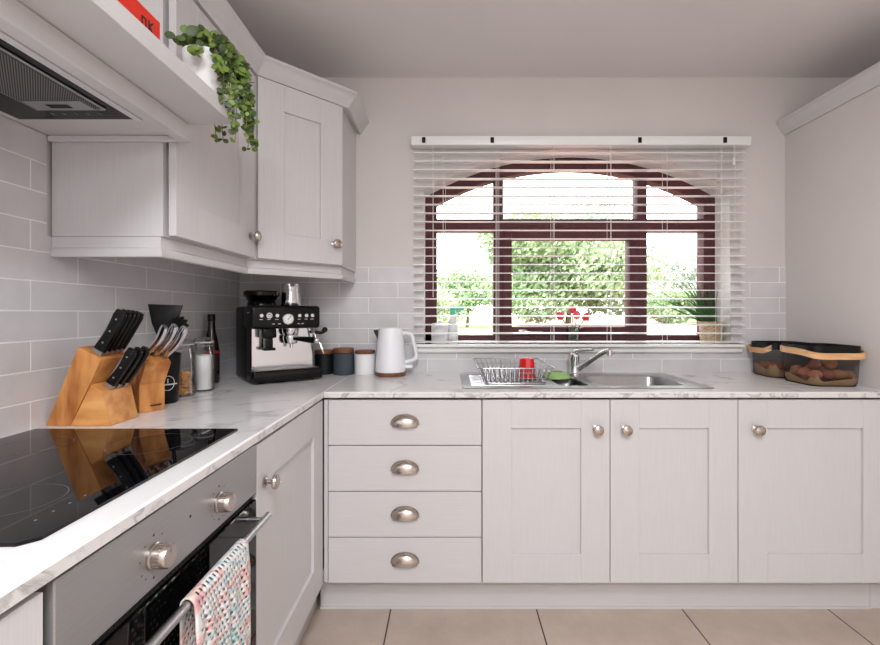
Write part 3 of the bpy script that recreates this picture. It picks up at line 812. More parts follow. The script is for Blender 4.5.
# ------------------------------------------------------------------ sink, tap, rack
sk = T('kitchen_sink', 'stainless steel one and a half bowl inset sink with ribbed drainer', 'sink', (0.55, 2.06, WT))
SX0, SX1, SY0, SY1, SZ = 0.052, 1.074, 1.842, 2.288, WT + 0.0025
def rrect(x0, x1, y0, y1, r, n=6):
    P = []
    for cx, cy, a0 in ((x1 - r, y0 + r, -90), (x1 - r, y1 - r, 0), (x0 + r, y1 - r, 90), (x0 + r, y0 + r, 180)):
        for k in range(n + 1): a = R(a0 + 90 * k / n); P.append((cx + r * math.cos(a), cy + r * math.sin(a)))
    return P
def sink_deck():
    t = bmesh.new()
    outer = [t.verts.new((x, y, SZ)) for x, y in rrect(SX0, SX1, SY0, SY1, 0.02)]
    loops = [outer] + [[t.verts.new((x, y, SZ)) for x, y in rrect(*b)] for b in BOWLS]
    edges = []
    for lp in loops:
        for i in range(len(lp)): edges.append(t.edges.new((lp[i], lp[(i + 1) % len(lp)])))
    bmesh.ops.triangle_fill(t, use_beauty=True, edges=edges)
    # rim edge going down to the worktop
    low = [t.verts.new((x, y, WT + 0.0002)) for x, y in rrect(SX0 - 0.002, SX1 + 0.002, SY0 - 0.002, SY1 + 0.002, 0.02)]
    for i in range(len(outer)): j = (i + 1) % len(outer); t.faces.new((outer[i], outer[j], low[j], low[i]))
    for lp, (x0, x1, y0, y1, r), dep in zip(loops[1:], BOWLS, DEPTH):
        prev = lp
        for off, z, rr in ((0.004, -0.006, r), (0.010, -dep + 0.03, r), (0.022, -dep + 0.006, r), (0.04, -dep, r)):
            cur = [t.verts.new((x, y, SZ + z)) for x, y in rrect(x0 + off, x1 - off, y0 + off, y1 - off, rr)]
            for i in range(len(cur)): j = (i + 1) % len(cur); t.faces.new((prev[i], prev[j], cur[j], cur[i]))
            prev = cur
        t.faces.new(prev)
    bmesh.ops.recalc_face_normals(t, faces=t.faces[:])
    # make the top face up
    for f in t.faces:
        pass
    return MB().merge(t)
BOWLS = [(0.625, 0.995, 1.905, 2.205, 0.05), (0.455, 0.592, 1.905, 2.165, 0.04)]
DEPTH = [0.16, 0.11]
sink_deck().build('basin', 'steel', sk, True)
for (x0, x1, y0, y1, r), dep in zip(BOWLS, DEPTH):
    MB().lathe([(0, 0), (0.034, 0), (0.038, 0.002), (0.03, 0.004), (0.0, 0.003)], 24, c=((x0 + x1) / 2, (y0 + y1) / 2, SZ - dep + 0.0005)).build('drain', 'chrome', sk, True)
mb = MB()
for k in range(9):
    y = 1.90 + 0.038 * k; mb.tube([(0.09, y, SZ), (0.11, y, SZ + 0.0005), (0.41, y, SZ + 0.0005), (0.43, y, SZ)], 0.003, 8)
mb.build('drainer_ribs', 'steel', sk, True)
tp = T('mixer_tap', 'chrome mixer tap with raised angled spout behind the sink bowls', 'tap', (0.614, 2.245, SZ))
mb = MB(); mb.lathe([(0, 0), (0.030, 0), (0.030, 0.006), (0.027, 0.010), (0.025, 0.03), (0.025, 0.075), (0.027, 0.08), (0.027, 0.10), (0.02, 0.106), (0, 0.107)], 28); mb.build('body', 'chrome', tp)
mb = MB(); mb.tube([(0.012, -0.012, 0.028), (0.04, -0.06, 0.062), (0.075, -0.12, 0.105), (0.098, -0.16, 0.128), (0.108, -0.178, 0.132)], [0.014, 0.0135, 0.012, 0.011, 0.0105], 14); mb.build('spout', 'chrome', tp)
mb = MB(); mb.lathe([(0, 0), (0.012, 0), (0.0125, 0.006), (0.0125, 0.024), (0.0, 0.025)], 18, c=(0.109, -0.179, 0.110)); mb.build('nozzle', 'chrome', tp)
mb = MB(); mb.tube([(0, 0, 0.107), (0.005, -0.008, 0.116), (0.03, -0.05, 0.124), (0.06, -0.10, 0.130)], [0.012, 0.010, 0.007, 0.006], 12, flat=1.4); mb.build('lever', 'chrome', tp)

rk = T('dish_rack', 'chrome wire dish rack standing on the sink drainer', 'dish rack', (0.27, 2.06, SZ + 0.004))
RZ, RB = 0.994, SZ + 0.006
T0 = (0.115, 0.430, 1.856, 2.265); B0 = (0.150, 0.405, 1.915, 2.20)
def rect_pts(b, z, n=4):
    return [(x, y, z) for x, y in rrect(b[0], b[1], b[2], b[3], 0.02, n)]
MB().tube(rect_pts(T0, RZ), 0.0028, 8, True).build('top_rim', 'steel', rk, True)
MB().tube(rect_pts(B0, RB), 0.0026, 8, True).build('base_rim', 'steel', rk, True)
mb = MB()
for k in range(13):
    u = k / 12; xt = T0[0] + 0.012 + u * (T0[1] - T0[0] - 0.024); xb = B0[0] + 0.01 + u * (B0[1] - B0[0] - 0.02)
    ym = 2.055
    mb.tube([(xt, T0[2], RZ), (xb, B0[2], RB), (xb, B0[3], RB), (xt, T0[3], RZ)], 0.0016, 6)
    for ya in (1.99, 2.12):
        mb.tube([(xb, ya - 0.02, RB), (xb + 0.006, ya, RB + 0.055), (xb, ya + 0.02, RB)], 0.0016, 6)
for y in (1.98, 2.055, 2.13): mb.tube([(T0[0], y, RZ), (B0[0], y, RB), (B0[1], y, RB), (T0[1], y, RZ)], 0.0016, 6)
for z_, f in ((RB + 0.025, 0.35), (RB + 0.05, 0.68)):
    b = [B0[i] + (T0[i] - B0[i]) * f for i in range(4)]
    mb.tube(rect_pts(b, z_), 0.0014, 6, True)
mb.build('wire_basket', 'steel', rk, True)
for x in (0.165, 0.39):
    for y in (1.925, 2.19):
        MB().tube([(x - 0.012, y, RB), (x - 0.008, y, SZ + 0.0028), (x + 0.008, y, SZ + 0.0028), (x + 0.012, y, RB)], 0.0022, 8).build('foot', 'steel', rk, True)
cup = T('tumbler', 'red plastic tumbler upside down in the dish rack', 'cup', (0.346, 2.05, RB + 0.0035))
mb = MB(); mb.lathe([(0.037, 0.0), (0.039, 0.0), (0.0385, 0.004), (0.032, 0.083), (0.029, 0.090), (0.020, 0.093), (0, 0.093), (0, 0.090), (0.027, 0.086), (0.037, 0.0)], 10); mb.build('cup_wall', 'red', cup, angle=20)
MB().tube([(0.039 * math.cos(2 * PI * k / 24), 0.039 * math.sin(2 * PI * k / 24), 0.003) for k in range(24)], 0.0025, 8, True).build('rim', 'red', cup)
gb = T('bowl', 'pale green plastic bowl upside down over the small sink bowl', 'bowl', (0.500, 2.135, SZ + 0.0005), R(15))
mb = MB(); mb.lathe([(0.060, 0.0), (0.064, 0.0), (0.064, 0.004), (0.062, 0.008), (0.054, 0.020), (0.046, 0.025), (0, 0.027), (0, 0.024), (0.044, 0.022), (0.051, 0.018), (0.060, 0.0)], 32); mb.build('shell', 'green', gb)
MB().lathe([(0.024, 0.0262), (0.028, 0.0262), (0.027, 0.030), (0.024, 0.030)], 28).build('foot_ring', 'green', gb)

# ------------------------------------------------------------------ window sill things
SIL = 1.0455
jw = T('jar', 'white ceramic lidded jar on the window sill beside the turquoise bottle', 'jar', (-0.055, 2.425, SIL))
MB().lathe([(0, 0), (0.040, 0), (0.044, 0.004), (0.045, 0.10), (0.042, 0.105), (0, 0.105)], 28).build('body', 'white_can', jw)
MB().lathe([(0, 0.1055), (0.044, 0.1055), (0.045, 0.112), (0.040, 0.120), (0.010, 0.124), (0.010, 0.134), (0, 0.136)], 28).build('lid', 'white_can', jw)
MB().lathe([(0.0452, 0.008), (0.0458, 0.008), (0.0458, 0.014), (0.0452, 0.014)], 28).build('dark_band', 'ink', jw)
sp = T('spray_bottle', 'turquoise trigger spray bottle on the window sill by the white jar', 'spray bottle', (0.015, 2.445, SIL))
MB().lathe([(0, 0), (0.026, 0), (0.028, 0.004), (0.028, 0.10), (0.022, 0.135), (0.013, 0.15), (0.013, 0.165), (0, 0.165)], 24).build('body', 'white_can', sp)
mb = MB(); mb.lathe([(0, 0.1655), (0.015, 0.1655), (0.015, 0.19), (0, 0.19)], 18); mb.box(-0.014, 0.06, -0.011, 0.011, 0.188, 0.214, 0.004); mb.build('spray_head', 'turq', sp)
mb = MB(); mb.tube([(0.024, 0, 0.189), (0.032, 0, 0.172), (0.028, 0, 0.152)], 0.0045, 8); mb.build('trigger', 'turq', sp)
vs = T('vase', 'clear glass vase of red tulips on the window sill above the sink', 'vase', (0.655, 2.425, SIL))
MB().lathe([(0, 0), (0.030, 0), (0.032, 0.003), (0.036, 0.10), (0.034, 0.10), (0.0295, 0.006), (0, 0.006)], 28).build('glass_body', 'glass', vs)
tl = [(-0.056, 0.0, 0.135, 'red tulip drooping over the near-kettle side of the vase'), (0.0, 0.01, 0.165, 'tallest red tulip, upright in the middle of the vase'), (0.052, -0.01, 0.130, 'red tulip leaning over the basket side of the vase'), (0.012, -0.016, 0.135, 'paler pink tulip low in front of the middle tulip')]
for k, (tx, ty, tz, lab) in enumerate(tl):
    t = T('tulip', lab, 'flower', (0.655, 2.425, SIL + 0.008), 0, 'tulips in the glass vase')
    bx, by = tx * 0.25, ty * 0.4
    MB().tube(strand([(bx, by, 0.0), (tx * 0.35, ty * 0.5, 0.07), (tx * 0.8, ty, tz - 0.02), (tx, ty, tz)]), 0.0025, 6).build('stem', 'grass', t)
    tilt = Matrix.Translation((tx, ty, tz)) @ Matrix.Rotation(R(tx * 700), 4, 'Y')
    mb = MB(); mb.lathe([(0, -0.002), (0.010, 0), (0.019, 0.012), (0.021, 0.022), (0.016, 0.036), (0.006, 0.045), (0, 0.046)], 12, X=tilt)
    mb.build('bloom', 'tulip2' if k == 3 else 'tulip', t, angle=25)
    V, F = [], []
    for q in range(9):
        u = q / 8; w = 0.010 * math.sin(PI * min(u + 0.08, 1)); sx_ = 1 if tx >= 0 else -1
        c_ = Vector((bx + sx_ * 0.055 * u, by - 0.01 * u, 0.06 + 0.075 * u - 0.05 * u * u)); V += [tuple(c_ + Vector((0, -w, 0.003))), tuple(c_ + Vector((0, w, 0.003)))]
    for q in range(8): F.append((2 * q, 2 * q + 1, 2 * q + 3, 2 * q + 2))
    MB().raw(V, F).build('leaf', 'grass', t)
gp = T('potted_plant', 'spiky grass plant in a pale woven pot on the window sill', 'plant', (1.385, 2.425, SIL))
MB().lathe([(0, 0), (0.046, 0), (0.048, 0.004), (0.056, 0.12), (0.058, 0.13), (0.053, 0.13), (0.05, 0.115), (0, 0.115)], 28).build('pot', 'wicker', gp)
V, F = [], []; V2, F2 = [], []
for k in range(66):
    if k < 16: th = -1.05 + 0.055 * k + G.uniform(-0.05, 0.05); ln = G.uniform(0.24, 0.32)
    else: th = G.uniform(-0.8, 0.25); ln = G.uniform(0.09, 0.22)
    dy = G.uniform(-0.08, 0.08); dx = math.tan(th) if th > -1.2 else -2.6
    dirv = Vector((dx, dy, 1)).normalized(); b0_ = Vector((G.uniform(-0.035, 0.03), G.uniform(-0.025, 0.025), 0.116)); dx = max(dx, -1.2)
    s = len(V); n = 5; side = dirv.cross(Vector((0, 1, 0.2 * G.uniform(-1, 1)))).normalized()
    for i in range(n + 1):
        u = i / n; w = (0.0034 if k < 16 else 0.0024) * (1 - u * u) + 0.0005
        p = b0_ + dirv * ln * u + Vector((dx * 0.03 * u * u, 0, -abs(dx) * 0.025 * u * u))
        V += [tuple(p - side * w), tuple(p + side * w)]
    for i in range(n): F.append((s + 2 * i, s + 2 * i + 1, s + 2 * i + 3, s + 2 * i + 2))
MB().raw(V, F).build('blades', 'grass', gp)

# ------------------------------------------------------------------ worktop things, corner
cm = T('coffee_machine', 'black espresso machine with steel front in the worktop corner', 'coffee machine', (-0.709, 2.010, WT + 0.0002), R(38))
W2 = 0.151
mb = MB(); mb.box(-W2, W2, 0.105, 0.298, 0.008, 0.335, 0.012, 3); mb.box(-W2, W2, 0.012, 0.11, 0.008, 0.034, 0.004)
for sgn in (-1,): mb.box(-W2, -W2 + 0.006, 0.04, 0.11, 0.03, 0.25, 0.002, 1)
mb.build('body', 'black', cm)
mb = MB(); mb.box(-W2 - 0.002, W2 + 0.002, 0.022, 0.15, 0.236, 0.338, 0.014, 4); mb.build('head', 'black', cm)
mb = MB(); mb.box(-W2 + 0.004, W2 - 0.006, 0.1035, 0.1055, 0.056, 0.236); mb.build('splash_plate', 'chrome', cm)
mb = MB(); mb.box(-W2, W2, -0.008, 0.104, 0.008, 0.056, 0.007, 3); dt = mb.build('drip_tray', 'gloss_black', cm)
mb = MB(); mb.box(-W2 + 0.012, W2 - 0.012, 0.006, 0.098, 0.0562, 0.0585, 0.001, 1)
for k in range(20): mb.box(-W2 + 0.018 + k * 0.0124, -W2 + 0.024 + k * 0.0124, 0.012, 0.092, 0.0584, 0.0605)
mb.build('drip_grid', 'steel', dt)
FYM = 0.0215
for x, r, z in ((-0.112, 0.009, 0.294), (-0.046, 0.009, 0.294), (0.053, 0.009, 0.294), (0.084, 0.009, 0.294), (0.112, 0.009, 0.294)):
    MB().lathe([(0, 0), (r, 0), (r, 0.005), (r * 0.85, 0.007), (0, 0.007)], 20, X=Matrix.Translation((x, FYM + 0.0006, z)) @ OUT).build('button', 'chrome', cm)
mb = MB(); X = Matrix.Translation((-0.080, FYM + 0.0006, 0.294)) @ OUT
mb.lathe([(0, 0), (0.0125, 0), (0.0135, 0.008), (0.012, 0.010), (0, 0.010)], 24, X=X); mb.mi = 1; mb.lathe([(0.006, 0.0102), (0.008, 0.0102), (0.008, 0.0108), (0.006, 0.0108)], 20, X=X); mb.box(-0.001, 0.001, 0, 0.008, 0.0102, 0.011, X=X)
mb.build('grind_dial', ['chrome', 'black'], cm)
mb = MB(); X = Matrix.Translation((0.002, FYM + 0.0006, 0.279)) @ OUT
mb.lathe([(0, 0), (0.024, 0), (0.025, 0.006), (0.022, 0.008), (0.0215, 0.006)], 28, X=X); mb.mi = 1; mb.lathe([(0.0213, 0.0065), (0, 0.0065)], 28, X=X); mb.mi = 2
mb.box(-0.001, 0.001, -0.004, 0.016, 0.0066, 0.0076, X=X @ Matrix.Rotation(R(-40), 4, 'Z'))
for k in range(9): mb.box(-0.0007, 0.0007, 0.015, 0.019, 0.0066, 0.0072, X=X @ Matrix.Rotation(R(-120 + 30 * k), 4, 'Z'))
mb.build('pressure_gauge', ['chrome', 'white', 'ink'], cm)
for x in (-0.112, -0.08, -0.046, 0.053, 0.084, 0.112): MB().box(x - 0.007, x + 0.007, FYM - 0.0002, FYM + 0.001, 0.2765, 0.2785).build('printed_mark', 'print', cm)
for x in (-0.06, -0.035, 0.05, 0.068): MB().box(x - 0.005, x + 0.005, FYM - 0.0002, FYM + 0.001, 0.256, 0.259).build('printed_mark', 'print', cm)
mb = MB(); mb.box(-W2 - 0.0026, -W2 - 0.0018, 0.055, 0.085, 0.305, 0.309); mb.build('side_badge', 'print', cm)
mb = MB(); mb.lathe([(0, 0.236), (0.036, 0.236), (0.036, 0.215), (0.030, 0.205), (0, 0.205)], 28, c=(0.03, 0.068, 0)); mb.build('group_head', 'chrome', cm)
mb = MB(); mb.lathe([(0, 0.204), (0.033, 0.204), (0.034, 0.19), (0.028, 0.168), (0.02, 0.165), (0, 0.165)], 28, c=(0.03, 0.068, 0)); mb.cyl((0.03, 0.06, 0.165), (0.03, 0.06, 0.148), 0.008)
pf = mb.build('portafilter', 'chrome', cm)
mb = MB(); mb.tube([(0.035, 0.035, 0.19), (0.045, 0.01, 0.19), (0.078, -0.035, 0.186), (0.098, -0.062, 0.184)], [0.007, 0.010, 0.014, 0.014], 14); mb.build('portafilter_handle', 'black', pf)
mb = MB(); mb.ball((0.099, -0.064, 0.184), 0.0165, (0.9, 0.9, 1)); mb.build('handle_cap', 'chrome', pf)
mb = MB(); mb.box(-0.10, -0.042, 0.035, 0.103, 0.195, 0.236, 0.006); mb.box(-0.085, -0.055, 0.045, 0.095, 0.15, 0.2, 0.004); mb.box(-0.095, -0.045, 0.04, 0.1, 0.14, 0.152, 0.003); mb.build('grinder_outlet', 'black', cm)
mb = MB(); mb.tube([(W2 - 0.022, 0.085, 0.236), (W2 - 0.012, 0.07, 0.21), (W2 + 0.01, 0.045, 0.16), (W2 + 0.022, 0.035, 0.115)], 0.0035, 10); sw = mb.build('steam_wand', 'chrome', cm)
mb = MB(); mb.tube([(W2 - 0.004, 0.075, 0.215), (W2 + 0.02, 0.06, 0.212), (W2 + 0.034, 0.055, 0.222)], [0.008, 0.008, 0.011], 12); mb.ball((W2 + 0.036, 0.054, 0.226), 0.013, (1, 1, 1)); mb.build('steam_lever', 'black', cm)
mb = MB(); mb.lathe([(0, 0.336), (0.062, 0.336), (0.062, 0.352), (0.058, 0.358), (0.070, 0.380), (0.078, 0.386), (0.078, 0.402), (0.074, 0.407), (0, 0.407)], 32, c=(-0.062, 0.195, 0)); mb.build('bean_hopper', 'gloss_black', cm)
for x in (-0.11, 0.11):
    for y in (0.03, 0.27): MB().cyl((x, y, 0), (x, y, 0.009), 0.012).build('foot', 'black', cm)
jg = T('milk_jug', 'stainless steel milk jug on top of the espresso machine', 'jug', (-0.709 + 0.788 * 0.070 - 0.616 * 0.185, 2.010 + 0.616 * 0.070 + 0.788 * 0.185, WT + 0.3388), R(-60))
mb = MB(); mb.lathe([(0, 0), (0.046, 0), (0.048, 0.004), (0.047, 0.03), (0.041, 0.075), (0.042, 0.105), (0.040, 0.105), (0.039, 0.076), (0.044, 0.03), (0.045, 0.006), (0, 0.006)], 32); mb.build('body', 'chrome', jg)
mb = MB(); mb.tube(strand([(-0.036, 0, 0.09), (-0.062, 0, 0.088), (-0.066, 0, 0.05), (-0.044, 0, 0.025)]), 0.0045, 8, flat=1.6); mb.build('handle', 'chrome', jg)
mb = MB(); mb.prism([(0.036, -0.014), (0.036, 0.014), (0.054, 0.0)], 'xy', 0.092, 0.1055); mb.build('pouring_lip', 'chrome', jg)

def canister(label, x, y, r, h, mat, lid):
    t = T('canister', label, 'canister', (x, y, WT + 0.0002), 0, 'lidded canisters by the kettle')
    MB().lathe([(0, 0), (r - 0.004, 0), (r, 0.005), (r, h - 0.002), (r - 0.003, h), (0, h)], 32).build('pot', mat, t)
    MB().lathe([(0, h + 0.0002), (r - 0.006, h + 0.0002), (r - 0.006, h + 0.003), (r, h + 0.004), (r, h + lid - 0.002), (r - 0.002, h + lid), (0, h + lid)], 32).build('lid', 'walnut', t)
canister('black canister with dark wooden lid beside the espresso machine', -0.634, 2.296, 0.046, 0.100, 'dark_can', 0.020)
canister('slate grey canister with wooden lid between black and white ones', -0.5305, 2.275, 0.051, 0.107, 'slate_can', 0.024)
canister('white canister with dark wooden lid next to the kettle', -0.4235, 2.275, 0.050, 0.103, 'white_can', 0.017)

kt = T('kettle', 'white electric kettle with wooden base on the window worktop', 'kettle', (-0.291, 2.235, WT + 0.0002))
MB().lathe([(0, 0), (0.070, 0), (0.074, 0.003), (0.074, 0.019), (0.0, 0.019)], 40).build('base', 'walnut', kt)
MB().lathe([(0, 0.0195), (0.0725, 0.0195), (0.0735, 0.024), (0.0725, 0.06), (0.0605, 0.215), (0.059, 0.222), (0, 0.222)], 44).build('body', 'kettle', kt)
MB().lathe([(0, 0.2222), (0.056, 0.2222), (0.055, 0.232), (0.03, 0.236), (0, 0.237)], 40).build('lid', 'kettle', kt)
MB().prism([(-0.0585, 0.224), (-0.083, 0.222), (-0.0625, 0.178)], 'xz', -0.018, 0.018, 0.002).build('spout', 'black', kt)
mb = MB(); mb.tube(strand([(0.056, 0, 0.208), (0.085, 0, 0.206), (0.106, 0, 0.195), (0.115, 0, 0.15), (0.126, 0, 0.105), (0.120, 0, 0.083), (0.098, 0, 0.071), (0.068, 0, 0.064)]), 0.0088, 10, flat=1.2); mb.build('handle', 'kettle', kt)
mb = MB(); mb.box(0.070, 0.108, -0.012, 0.012, 0.036, 0.052, 0.004); mb.build('switch', 'kettle', kt)

# ------------------------------------------------------------------ knives and jars by the hob
KY0, KY1 = 1.230, 1.340
ka = T('knife_block', 'large bamboo knife block with low front block, beside the hob', 'knife block', (-1.0, 1.29, WT + 0.0002))
z = WT + 0.0002
MB().prism([(-1.091, z), (-1.0245, z), (-0.9405, 1.096), (-1.004, 1.129)], 'xz', KY0, KY1, 0.002).build('main_block', 'bamboo', ka, True)
MB().prism([(-1.0235, z), (-0.916, z), (-0.938, 1.008), (-0.9665, 1.028)], 'xz', KY0 - 0.002, KY1 + 0.002, 0.002).build('front_block', 'bamboo_end', ka, True)
def knife(name, label, base, tilt, yaw, ln, w, th, mat, group, rivets=3, steel=False, curve=0.0):
    t = T(name, label, 'knife', base, 0, group)
    t.rotation_euler = (0, R(tilt), R(yaw))
    n = 8; V, F = [], []; k8 = 10
    for i in range(n + 1):
        u = i / n; ww = w / 2 * (0.86 + 0.22 * abs(2 * u - 0.9) ** 1.5) * (0.75 if i == n else 1.0); tt = th / 2 * (0.8 if i in (0, n) else 1)
        cx = curve * math.sin(PI * u) + (curve * 0.8 * u if steel else 0)
        for k in range(k8):
            a = 2 * PI * k / k8; cxx = abs(math.cos(a)) ** 0.6 * (1 if math.cos(a) >= 0 else -1); sy = abs(math.sin(a)) ** 0.6 * (1 if math.sin(a) >= 0 else -1)
            V.append((cx + ww * cxx, tt * sy, 0.012 + (ln - 0.012) * u))
    for i in range(n):
        for k in range(k8): F.append((i * k8 + k, i * k8 + (k + 1) % k8, (i + 1) * k8 + (k + 1) % k8, (i + 1) * k8 + k))
    F.append(tuple(range(k8))[::-1]); F.append(tuple(n * k8 + k for k in range(k8)))
    hd_ = MB().raw(V, F).build('handle', mat, t)
    MB().box(-w * 0.42, w * 0.42, -th * 0.42, th * 0.42, 0.0, 0.0125, 0.001, 1).build('bolster', 'steel', t)
    for q in range(rivets):
        u = 0.2 + 0.3 * q; cx = curve * math.sin(PI * u)
        MB().cyl((cx, -th / 2 - 0.0006, 0.012 + (ln - 0.012) * u), (cx, th / 2 + 0.0006, 0.012 + (ln - 0.012) * u), 0.0026, seg=12).build('rivet', 'steel', hd_)
    if not steel:
        MB().box(-w * 0.47, w * 0.47, -0.0012, 0.0012, 0.012, ln - 0.004).build('tang', 'steel', hd_)
    return t
BN = Vector((0.459, 0, 0.888))    # axis of the slots
def slot(u, y, c0=(-1.000, 1.127), c1=(-0.9405, 1.096)):
    return (c0[0] + (c1[0] - c0[0]) * u + 0.0006, y, c0[1] + (c1[1] - c0[1]) * u + 0.0012)
g1 = 'black-handled knives in the large block'
labs = ['broad black-handled knife at the hob end of the large block', 'second black-handled knife in from the hob end of the large block', 'middle one of the five black-handled knives in the large block', 'fourth black-handled knife in from the hob end of the large block', 'black-handled knife at the far end of the large block']
for k, (y, ln, w) in enumerate(((1.246, 0.134, 0.034), (1.267, 0.133, 0.031), (1.288, 0.131, 0.030), (1.309, 0.129, 0.029), (1.330, 0.126, 0.028))):
    knife('knife', labs[k], slot(0.62 - 0.02 * k, y), 30, 0, ln, w, 0.017, 'black', g1, curve=0.003)
g2 = 'steak knives in the low front block'
labs = ['small black-handled knife in the low front block, hob side', 'small black-handled knife in the middle of the low front block', 'small black-handled knife in the low front block, far side']
for k, y in enumerate((1.262, 1.290, 1.318)):
    knife('knife', labs[k], slot(0.72, y, (-0.9665, 1.028), (-0.938, 1.008)), 33, 0, 0.124, 0.027, 0.018, 'black', g2, curve=0.004)
kb = T('knife_block', 'smaller bamboo knife block holding steel-handled knives', 'knife block', (-0.9235, 1.415, WT + 0.0002), R(-34.3))
MB().prism([(-0.100, 0), (0, 0), (0, 0.086), (0.043, 0.152), (-0.014, 0.190), (-0.100, 0.055)], 'xz', -0.036, 0.036, 0.002).build('block', 'bamboo', kb)
MB().box(0.0002, 0.0008, -0.006, 0.026, 0.016, 0.021).build('burned_mark', 'ink', kb)
XB = Matrix.Translation((-0.9235, 1.415, WT + 0.0002)) @ Matrix.Rotation(R(-34.3), 4, 'Z')
g3 = 'steel-handled knives in the smaller block'
labs = ['curved steel-handled knife at the hob side of the smaller block', 'curved steel-handled knife in the middle of the smaller block', 'curved steel-handled knife on the jar side of the smaller block']
for k, (lx, lz, ly, ln) in enumerate(((0.004, 0.1795, -0.022, 0.120), (0.010, 0.1755, 0.0, 0.128), (0.020, 0.1690, 0.023, 0.128))):
    p = XB @ Vector((lx, ly, lz))
    knife('knife', labs[k], p, 41, -34.3 + 14, ln, 0.025, 0.017, 'chrome', g3, rivets=0, steel=True, curve=0.010)

up = T('utensil_pot', 'black utensil pot with round white emblem behind the smaller knife block', 'pot', (-0.972, 1.556, WT + 0.0002))
prof = [(0, 0), (0.036, 0), (0.038, 0.003), (0.047, 0.165), (0.0475, 0.168), (0.044, 0.168), (0.035, 0.008), (0, 0.008)]
MB().lathe(prof, 32).build('body', 'black', up)
def on_pot(a, zz): r = 0.038 + 0.009 * (zz / 0.165) + 0.0005; return (r * math.cos(a), r * math.sin(a), zz)
A0 = R(-48)
mb = MB(); mb.tube([on_pot(A0 + 0.021 / 0.042 * math.cos(2 * PI * k / 28), 0.07 + 0.024 * math.sin(2 * PI * k / 28)) for k in range(28)], 0.0012, 6, True)
mb.tube([on_pot(A0 - 0.75 + 1.5 * k / 10, 0.066) for k in range(11)], 0.0022, 6); mb.tube([on_pot(A0, 0.07 + 0.003 * k) for k in range(6)], 0.002, 6)
mb.build('emblem', 'print', up)
ut = T('spatula', 'black wide-headed spatula standing in the utensil pot', 'utensil', (-0.972, 1.556, WT + 0.010), R(12))
MB().prism([(-0.018, 0.20), (0.018, 0.20), (0.055, 0.322), (-0.052, 0.326), (-0.04, 0.26)], 'xz', -0.004, 0.004, 0.0015).build('blade', 'black', ut)
MB().tube([(0, 0, 0.0), (0, 0, 0.205)], 0.006, 10).build('handle', 'black', ut)
ps = T('pasta_server', 'black toothed pasta server leaning out of the utensil pot', 'utensil', (-0.972, 1.556, WT + 0.010), R(-5))
Xs = Matrix.Translation((0.048, 0.0, 0.248)) @ Matrix.Rotation(R(28), 4, 'Y') @ Matrix.Rotation(R(90), 4, 'X')
poly = []
for k in range(48):
    a = 2 * PI * k / 48; r = 0.034 if k % 4 < 2 else 0.028; poly.append((r * math.cos(a), r * math.sin(a) * 1.15))
MB().prism(poly, 'xy', -0.004, 0.004, 0.0, Xs).build('toothed_head', 'black', ps)
MB().tube([(0.026, 0.0, 0.0015), (0.031, 0, 0.16), (0.036, 0.0, 0.215)], 0.0055, 10).build('handle', 'black', ps)

def jar(label, x, y, r, h):
    t = T('glass_jar', label, 'jar', (x, y, WT + 0.0002), 0, 'clip-top glass jars by the side wall')
    MB().lathe([(0, 0), (r - 0.004, 0), (r, 0.005), (r, h * 0.68), (r * 0.86, h * 0.79), (r * 0.84, h * 0.86), (r * 0.90, h * 0.87), (r * 0.90, h * 0.89), (r * 0.78, h * 0.89), (r * 0.78, h * 0.79), (r - 0.004, h * 0.67), (r - 0.0035, 0.006), (0, 0.006)], 32).build('body', 'glass', t)
    MB().lathe([(0, h * 0.90), (r * 0.9, h * 0.90), (r * 0.92, h * 0.93), (r * 0.7, h * 0.97), (0, h * 0.985)], 32).build('lid', 'glass', t)
    MB().tube([(r * 0.89 * math.cos(2 * PI * k / 28), r * 0.89 * math.sin(2 * PI * k / 28), h * 0.895) for k in range(28)], 0.0022, 6, True).build('seal', 'label_red' if False else 'cord', t)
    mb = MB(); mb.tube([(r * 0.88 * math.cos(2 * PI * k / 28), r * 0.88 * math.sin(2 * PI * k / 28), h * 0.83) for k in range(28)], 0.0014, 6, True)
    for s in (-1, 1): mb.tube([(s * r * 0.9, 0, h * 0.83), (s * r * 1.02, 0, h * 0.9), (s * r * 0.8, 0, h * 0.97), (0, 0, h * 0.995)], 0.0014, 6)
    mb.tube([(0.0, -r * 0.9, h * 0.83), (0.006, -r * 1.1, h * 0.80), (0.006, -r * 1.08, h * 0.90), (0, -r * 0.9, h * 0.92)], 0.0016, 6)
    mb.build('wire_clip', 'steel', t)
    return t
jar('clip-top glass jar part filled with golden pasta', -0.988, 1.685, 0.042, 0.212)
jar('clip-top glass jar full of white sugar', -0.976, 1.805, 0.040, 0.212)
mb = MB()
for layer in range(9):
    for q in range(20):
        a = G.uniform(0, 2 * PI); rr = 0.0315 * math.sqrt(G.random()); zz = WT + 0.012 + layer * 0.0088
        p = Vector((-0.988 + rr * math.cos(a), 1.685 + rr * math.sin(a), zz)); d = Vector((G.uniform(-1, 1), G.uniform(-1, 1), G.uniform(-0.4, 0.4))).normalized() * 0.0085
        mb.tube([p - d, p + Vector((0, 0, 0.003)), p + d], 0.0028, 6)
o = mb.build('dried_pasta', 'pasta'); o['kind'] = 'stuff'; o['label'] = 'golden pasta pieces inside the glass jar'; o['category'] = 'pasta'
mb = MB().lathe([(0, 0.0065), (0.0345, 0.0065), (0.0355, 0.009), (0.0355, 0.138), (0.02, 0.141), (0, 0.143)], 28, c=(-0.976, 1.805, WT)); o = mb.build('white_sugar', 'sugar'); o['kind'] = 'stuff'; o['label'] = 'white sugar inside the clip-top jar'; o['category'] = 'sugar'
bo = T('bottle', 'dark sauce bottle with black cap by the side wall', 'bottle', (-1.046, 2.0, WT + 0.0002))
